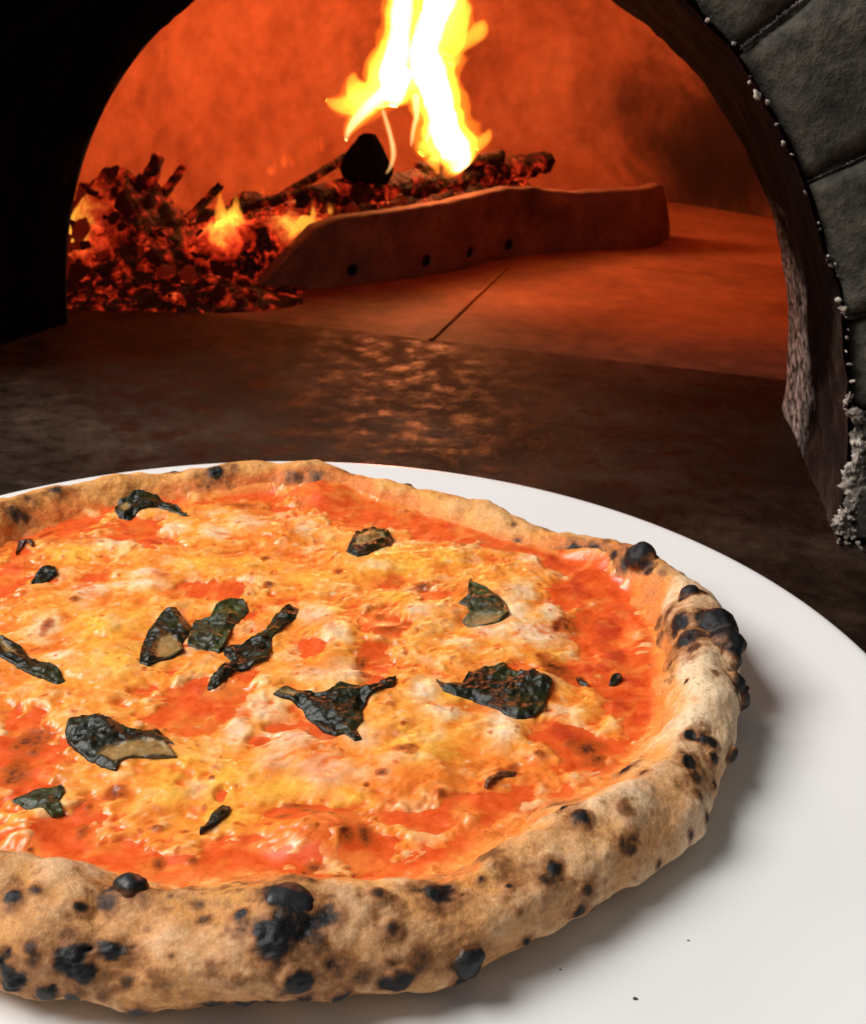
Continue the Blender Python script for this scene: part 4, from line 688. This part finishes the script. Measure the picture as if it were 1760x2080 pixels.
gold = (1-.6*angR)*sst(.05, .7, fbm(x*26, y*26, z*26, 3, 47)+.15)
C0 = mixc(C0, (.74, .33, .085), gold*.75)
C0 = mixc(C0, (.76, .35, .085), np.clip(lowb, 0, 1)*.75)
C0 = mixc(C0, (.86, .40, .085), sst(-.2, .9, np.sin(T.ravel()-.35))*.6)
C0 = mixc(C0, (.90, .42, .095), np.clip(oil*1.3, 0, 1)*.9)
C0 = mixc(C0, (.86, .22, .045), sst(.45, 1., oil+.25*n2)*.8)
V = B+nn*disp[:, None]; V[:, 2] = np.maximum(V[:, 2], .0004)
Fq = grid_faces(nth, nsn, True)
part_c = link('crust', mesh_np('crust', V, Fq, attrs={'col': C0, 'char': char}), pizza, m_crust())
# black blisters, each its own part
M_bl = m_blister()
for i, (p, n_, r) in enumerate(blist):
    bm = lump(1, 1, 1, 4, .20, 1.1, i+3); n_ = Vector(n_); q = n_.to_track_quat('Z', 'Y').to_matrix().to_4x4()
    sx, sy = random.uniform(.78, 1.0), random.uniform(.78, 1.0); sz = random.uniform(.66, .80)
    rise = [max(0, v.co.z) for v in bm.verts]
    bm.transform(Matrix.Translation(Vector(p)-n_*r*.37)@q@Matrix.Rotation(random.uniform(0, 6), 4, 'Z')@Matrix.Diagonal((r*sx*.9, r*sy*.9, r*sz*.9, 1)))
    me = bm_mesh('char_blister', bm); me.attributes.new('rise', 'FLOAT', 'POINT').data.foreach_set('value', rise)
    link('char_blister', me, pizza, M_bl)

# topping height field
st = .00048; gx = np.arange(-.176, .176, st); n_g = len(gx); Xg, Yg = np.meshgrid(gx, gx, indexing='ij'); x, y = Xg.ravel(), Yg.ravel()
th_ = np.arctan2(y, x); rad_ = np.hypot(x, y); Ri = periodic(RIN, th_)
a1 = fbm(x*30, y*30, x*0, 3, 51); a2 = fbm(x*85, y*85, x*0, 3, 55); wx, wy = x+.006*a1, y+.006*fbm(x*30, y*30, x*0+4, 3, 58)
ca, sa = math.cos(.5), math.sin(.5); p_, q_ = wx*ca+wy*sa, -wx*sa+wy*ca
str1 = fbm(p_*75, q_*115, x*0, 3, 61); str2 = fbm(p_*210, q_*290, x*0, 2, 66); fine = fbm(x*450, y*450, x*0, 2, 69)
Ro_ = periodic(ROUT, th_); cw_ = (rad_-Ri)/(Ro_-Ri)
blob = {k: np.zeros(len(x)) for k in 'rcyb'}
for (k_, bx, by, rx, ry) in TOP_BLOBS:
    bx, by, rx, ry = bx*mm, by*mm, max(rx*mm, .0008), max(ry*mm, .0008)
    m = (np.abs(x-bx) < rx*2.4) & (np.abs(y-by) < ry*2.4)
    dx, dy = (x[m]-bx)/rx, (y[m]-by)/ry; q = np.sqrt(dx*dx+dy*dy)*(1+.45*a2[m]+.35*str1[m]+.25*str2[m])
    blob[k_][m] = np.maximum(blob[k_][m], 1-sst(.0, 1.9, q) if k_ != 'b' else (1-sst(.05, 1.7, q))*.85)
edge = sst(.013, .0, Ri-rad_)
cov = .62+.42*a1+.38*str1+.22*str2-1.12*blob['r']+.75*blob['c']+.35*blob['y']-.35*edge
thick = np.clip(cov, 0, 1.6)*sst(.40, .05, cw_-.9*sum(k_*np.exp(-((x-bx)**2+(y-by)**2)/r_**2) for bx, by, r_, k_ in OVER))
hs = ZT+.0017*a1+.0009*a2+.00008*str2
for (bx, by, rx, ry, h_) in HUMPS:
    q = np.sqrt(((x-bx*mm)/(rx*mm))**2+((y-by*mm)/(ry*mm))**2)*(1+.15*a2); hs = hs+h_*mm*(1-sst(.1, 1.25, q))
hs = hs+.0004*blob['b']
Rw = Ro_-Ri; rc_ = Ro_-.42*Rw; q_c = np.clip((rc_-rad_)/(rc_-Ri+.006), 0, 1)
ti = np.rint(np.mod(th_, 2*np.pi)/(2*np.pi)*nth).astype(int) % nth; si = np.clip(np.rint((.62+.38*q_c)*(nsn-1)).astype(int), 0, nsn-1)
zc_ = V[:, 2].reshape(nth, nsn)[ti, si]
reach = sst(-.6, .75, np.cos(th_-.0))*.5+.5*sst(.2, -.6, np.sin(th_))
ov = sum(k_*np.exp(-((x-bx)**2+(y-by)**2)/r_**2) for bx, by, r_, k_ in OVER)
film = zc_+.0016*(1-sst(-.22, .02+.24*reach, cw_-ov-(.10+.14*reach)*a1-.10*a2))-.0007
film = film-.0025*sst(.12, .40, cw_-ov)
film = np.where(q_c >= 1, 0, film); dd_ = hs-film; kk = .0022; hm = np.clip(.5+.5*dd_/kk, 0, 1); hs = film*(1-hm)+hs*hm+kk*hm*(1-hm)*(q_c < 1)
hs = np.where((cw_ > .12+ov) & (hs > film+.0003), np.minimum(hs, film+.0003+.6*(hs-film)*sst(.4, .12, cw_-ov)), hs)
hc = hs-.0003+.0019*sst(0, 1.2, thick)+thick*(.00025*str1+.00030*a2+.00004*fine)
top = np.where(thick > .02, np.maximum(hs, hc), hs); topg = top.reshape(n_g, n_g)
inside = cw_ < .62
sc_ = np.tile(np.array([.80, .110, .018]), (len(x), 1)); sc_ = mixc(sc_, (.56, .055, .014), sst(.1, .8, a2+.6*blob['r']-.45+.35*sst(.06, .12, x))); sc_ = mixc(sc_, (.90, .25, .045), sst(-.05, .5, str1+.3*a1)*.75)
cc = mixc(sc_, (.95, .25, .034), sst(.0, .72, thick+.12*str2))
cc = mixc(cc, (.98, .36, .050), sst(.25, .8, thick+.25*a2)*.9); cc = mixc(cc, (.98, .50, .13), sst(.6, 1.3, thick+.3*str1+.2*str2)*.7)
crm = sst(.22, 1.15, blob['c']*.80+.42*str1+.42*str2+.42*a2+.16); cc = mixc(cc, (.97, .72, .40), crm*.95)
pk = sst(.2, .7, blob['c']*.6+.5*str2-.2*a1)*blob['c']; cc = mixc(cc, (.95, .58, .40), pk*.55)
cc = mixc(cc, (.88, .19, .026), sst(.0, .7, fbm(x*24, y*24, x*0, 2, 101)+.3*a2)*.55)
cc = mixc(cc, (.99, .50, .055), blob['y']*(.75+.2*np.clip(str1, -1, 1)))
cc = mixc(cc, (.86, .15, .024), sst(.12, .75, -str1*.6-.5*str2-.4*a1+.4*blob['r'])*.85)
spk = fbm(x*240, y*240, x*0, 2, 95); cc = mixc(cc, (.60, .10, .02), sst(.42, .66, spk+.25*a2)*.8); cc = mixc(cc, (.97, .66, .34), sst(.40, .65, -spk-.1*a2)*.6)
ef = sst(-.02, .22, cw_-ov*.8)*sst(-.6, .3, a2+.3); sc_ = mixc(sc_, (.93, .36, .075), ef*.75); cc = mixc(cc, (.94, .42, .10), sst(.0, .25, cw_-ov*.6)*.7)
mo_ = fbm(x*62, y*62, x*0, 3, 111); cc = mixc(cc, (.70, .15, .022), sst(.05, .6, mo_)*.6*(1-.6*blob['c'])); cc = mixc(cc, (.97, .66, .33), sst(.15, .65, -mo_)*.45)
sc_ = mixc(sc_, (.88, .25, .04), sst(.0, .5, mo_+.3*str1)*.5*(1-sst(.05, .11, x)))
brown = blob['b']*.95+.26*sst(.30, .75, mo_+.4*a2)+.25*sst(.45, .8, fine*.8+.4*a2)*sst(0, .5, a1)
F = grid_faces(n_g, n_g); 
def sub(name, mask_v, zz, cols, mat):
    f = F[mask_v[F].all(1)]; used = np.unique(f); mp = -np.ones(len(x), np.int64); mp[used] = np.arange(len(used))
    return link(name, mesh_np(name, np.stack([x[used], y[used], zz[used]], -1), mp[f], attrs={'col': cols[used], 'brown': brown[used]}), pizza, mat)
sub('tomato_sauce', inside & (thick < .8), hs, sc_, m_topping('tomato_sauce', .26, .5))
sub('melted_cheese', inside & (thick > .0), hc, cc, m_topping('melted_cheese', .24, .5))
def top_z(px, py):
    i = np.clip(np.rint((np.asarray(px)-gx[0])/st).astype(int), 0, n_g-1); j = np.clip(np.rint((np.asarray(py)-gx[0])/st).astype(int), 0, n_g-1); return topg[i, j]

# ------------------------------------------------------------------ basil
M_leaf = {'k': m_leaf('black_basil', (.0030, .0036, .0016), (.012, .015, .006), (.42, .25, .085)), 'g': m_leaf('olive_basil', (.008, .011, .004), (.050, .055, .022), (.30, .22, .09)), 't': m_leaf('brown_basil', (.05, .014, .006), (.13, .045, .016), (.3, .16, .06))}
def seg_dist(px, py, poly):
    P = np.array(poly)*mm; Q = np.roll(P, -1, 0); best = np.full(len(px), 1e9); bx = np.zeros(len(px)); by = np.zeros(len(px)); ins = np.zeros(len(px), bool)
    for a, b in zip(P, Q):
        d = b-a; t = np.clip(((px-a[0])*d[0]+(py-a[1])*d[1])/(d@d+1e-15), 0, 1); qx, qy = a[0]+t*d[0], a[1]+t*d[1]; dd = np.hypot(px-qx, py-qy)
        m = dd < best; best[m] = dd[m]; bx[m] = qx[m]; by[m] = qy[m]
        c_ = ((a[1] > py) != (b[1] > py)); xi = a[0]+(py-a[1])*(b[0]-a[0])/((b[1]-a[1]) if abs(b[1]-a[1]) > 1e-12 else 1e-12); ins ^= c_ & (px < xi)
    return best, bx, by, ins
for li, (lab, poly, lift, tans, tone) in enumerate(LEAVES):
    P = np.array(poly)*mm; g = .00042; xs = np.arange(P[:, 0].min()-g*3, P[:, 0].max()+g*3, g); ys = np.arange(P[:, 1].min()-g*3, P[:, 1].max()+g*3, g)
    Xl, Yl = np.meshgrid(xs, ys, indexing='ij'); lx, ly = Xl.ravel(), Yl.ravel(); d, bx, by, ins = seg_dist(lx, ly, poly)
    Fl = grid_faces(len(xs), len(ys)); f = Fl[ins[Fl].sum(1) >= 2]
    out = ~ins; lx = np.where(out, bx, lx); ly = np.where(out, by, ly); d = np.where(out, 0, d)
    ridg = 1-np.abs(fbm(lx*190, ly*190, lx*0+li, 2, 71+li))*2; cr_ = fbm(lx*420, ly*420, lx*0, 2, 90+li); bigw = fbm(lx*75, ly*75, lx*0+li*3, 2, 77)
    lf = lift*mm*.34; side_ = sst(-.3, .5, fbm(lx*110+li*7.7, ly*110, lx*0, 1, 99)); tn = np.zeros(len(lx))
    for t_ in tans:
        d2, _, _, i2 = seg_dist(lx, ly, t_); tn = np.maximum(tn, np.where(i2, sst(-.0004, .0012, d2), sst(.0006, 0, d2)*.3))
    prof = sst(0, .0032, d)
    zt = top_z(lx, ly)+.0005+lf*prof*(.55+.45*bigw)*(1-.75*tn)+.0005*ridg*prof*(1-.6*tn)+.00012*cr_*prof+(1-sst(0, .0022, d))*side_*.0014
    used = np.unique(f); mp = -np.ones(len(lx), np.int64); mp[used] = np.arange(len(used)); f = mp[f]
    Vl = np.stack([lx[used], ly[used], zt[used]], -1); nV = len(Vl)
    e_ = np.concatenate([f[:, [0, 1]], f[:, [1, 2]], f[:, [2, 3]], f[:, [3, 0]]]); key = np.sort(e_, 1); _, inv, cn = np.unique(key, axis=0, return_inverse=True, return_counts=True); be = e_[cn[inv.ravel()] == 1]
    bv = np.unique(be); m2 = -np.ones(nV, np.int64); m2[bv] = nV+np.arange(len(bv)); low = Vl[bv].copy(); low[:, 2] -= .0022
    skirt = np.stack([be[:, 1], be[:, 0], m2[be[:, 0]], m2[be[:, 1]]], -1)
    Va = np.concatenate([Vl, low]); cen = Va.mean(0); cen[2] = Va[:, 2].min()
    tv = np.concatenate([tn[used], tn[used][bv]*.5]); dv = np.concatenate([d[used], np.zeros(len(bv))])
    o = link('basil_leaf', mesh_np('basil_leaf', Va-cen, np.concatenate([f, skirt]), attrs={'tan': tv, 'edge': dv}), None, M_leaf[tone], tuple(cen))
    tag(o, lab, 'basil leaf', 'scorched basil leaves on the pizza')

# ------------------------------------------------------------------ crumbs on the plate
M_cr = m_crumb()
for i, (cx_, cy_, r, lb) in enumerate([(57, -135, .8, 'dark burnt crumb on the plate below the front crust, nearest the pizza'), (111, -139, .9, 'dark burnt crumb on the bare plate near the bottom edge of the photo'), (130, -136, .7, 'tiny dark crumb right of the bigger one near the bottom of the photo'), (150, -130, .8, 'dark crumb on the bare plate at the far lower right'), (128, -118, .5, 'faint speck on the plate between the crust and the lower right crumb'), (93, -130, .45, 'faint speck on the plate close below the crust edge')]):
    o = link('burnt_crumb', bm_mesh('burnt_crumb', lump(r*mm*.7, r*mm*.5, r*mm*.35, 2, .4, 1.5, i+60)), None, M_cr, (cx_*mm, cy_*mm, r*mm*.35)); tag(o, lb, 'crumb', 'burnt crumbs on the plate')
bpy.context.view_layer.update()
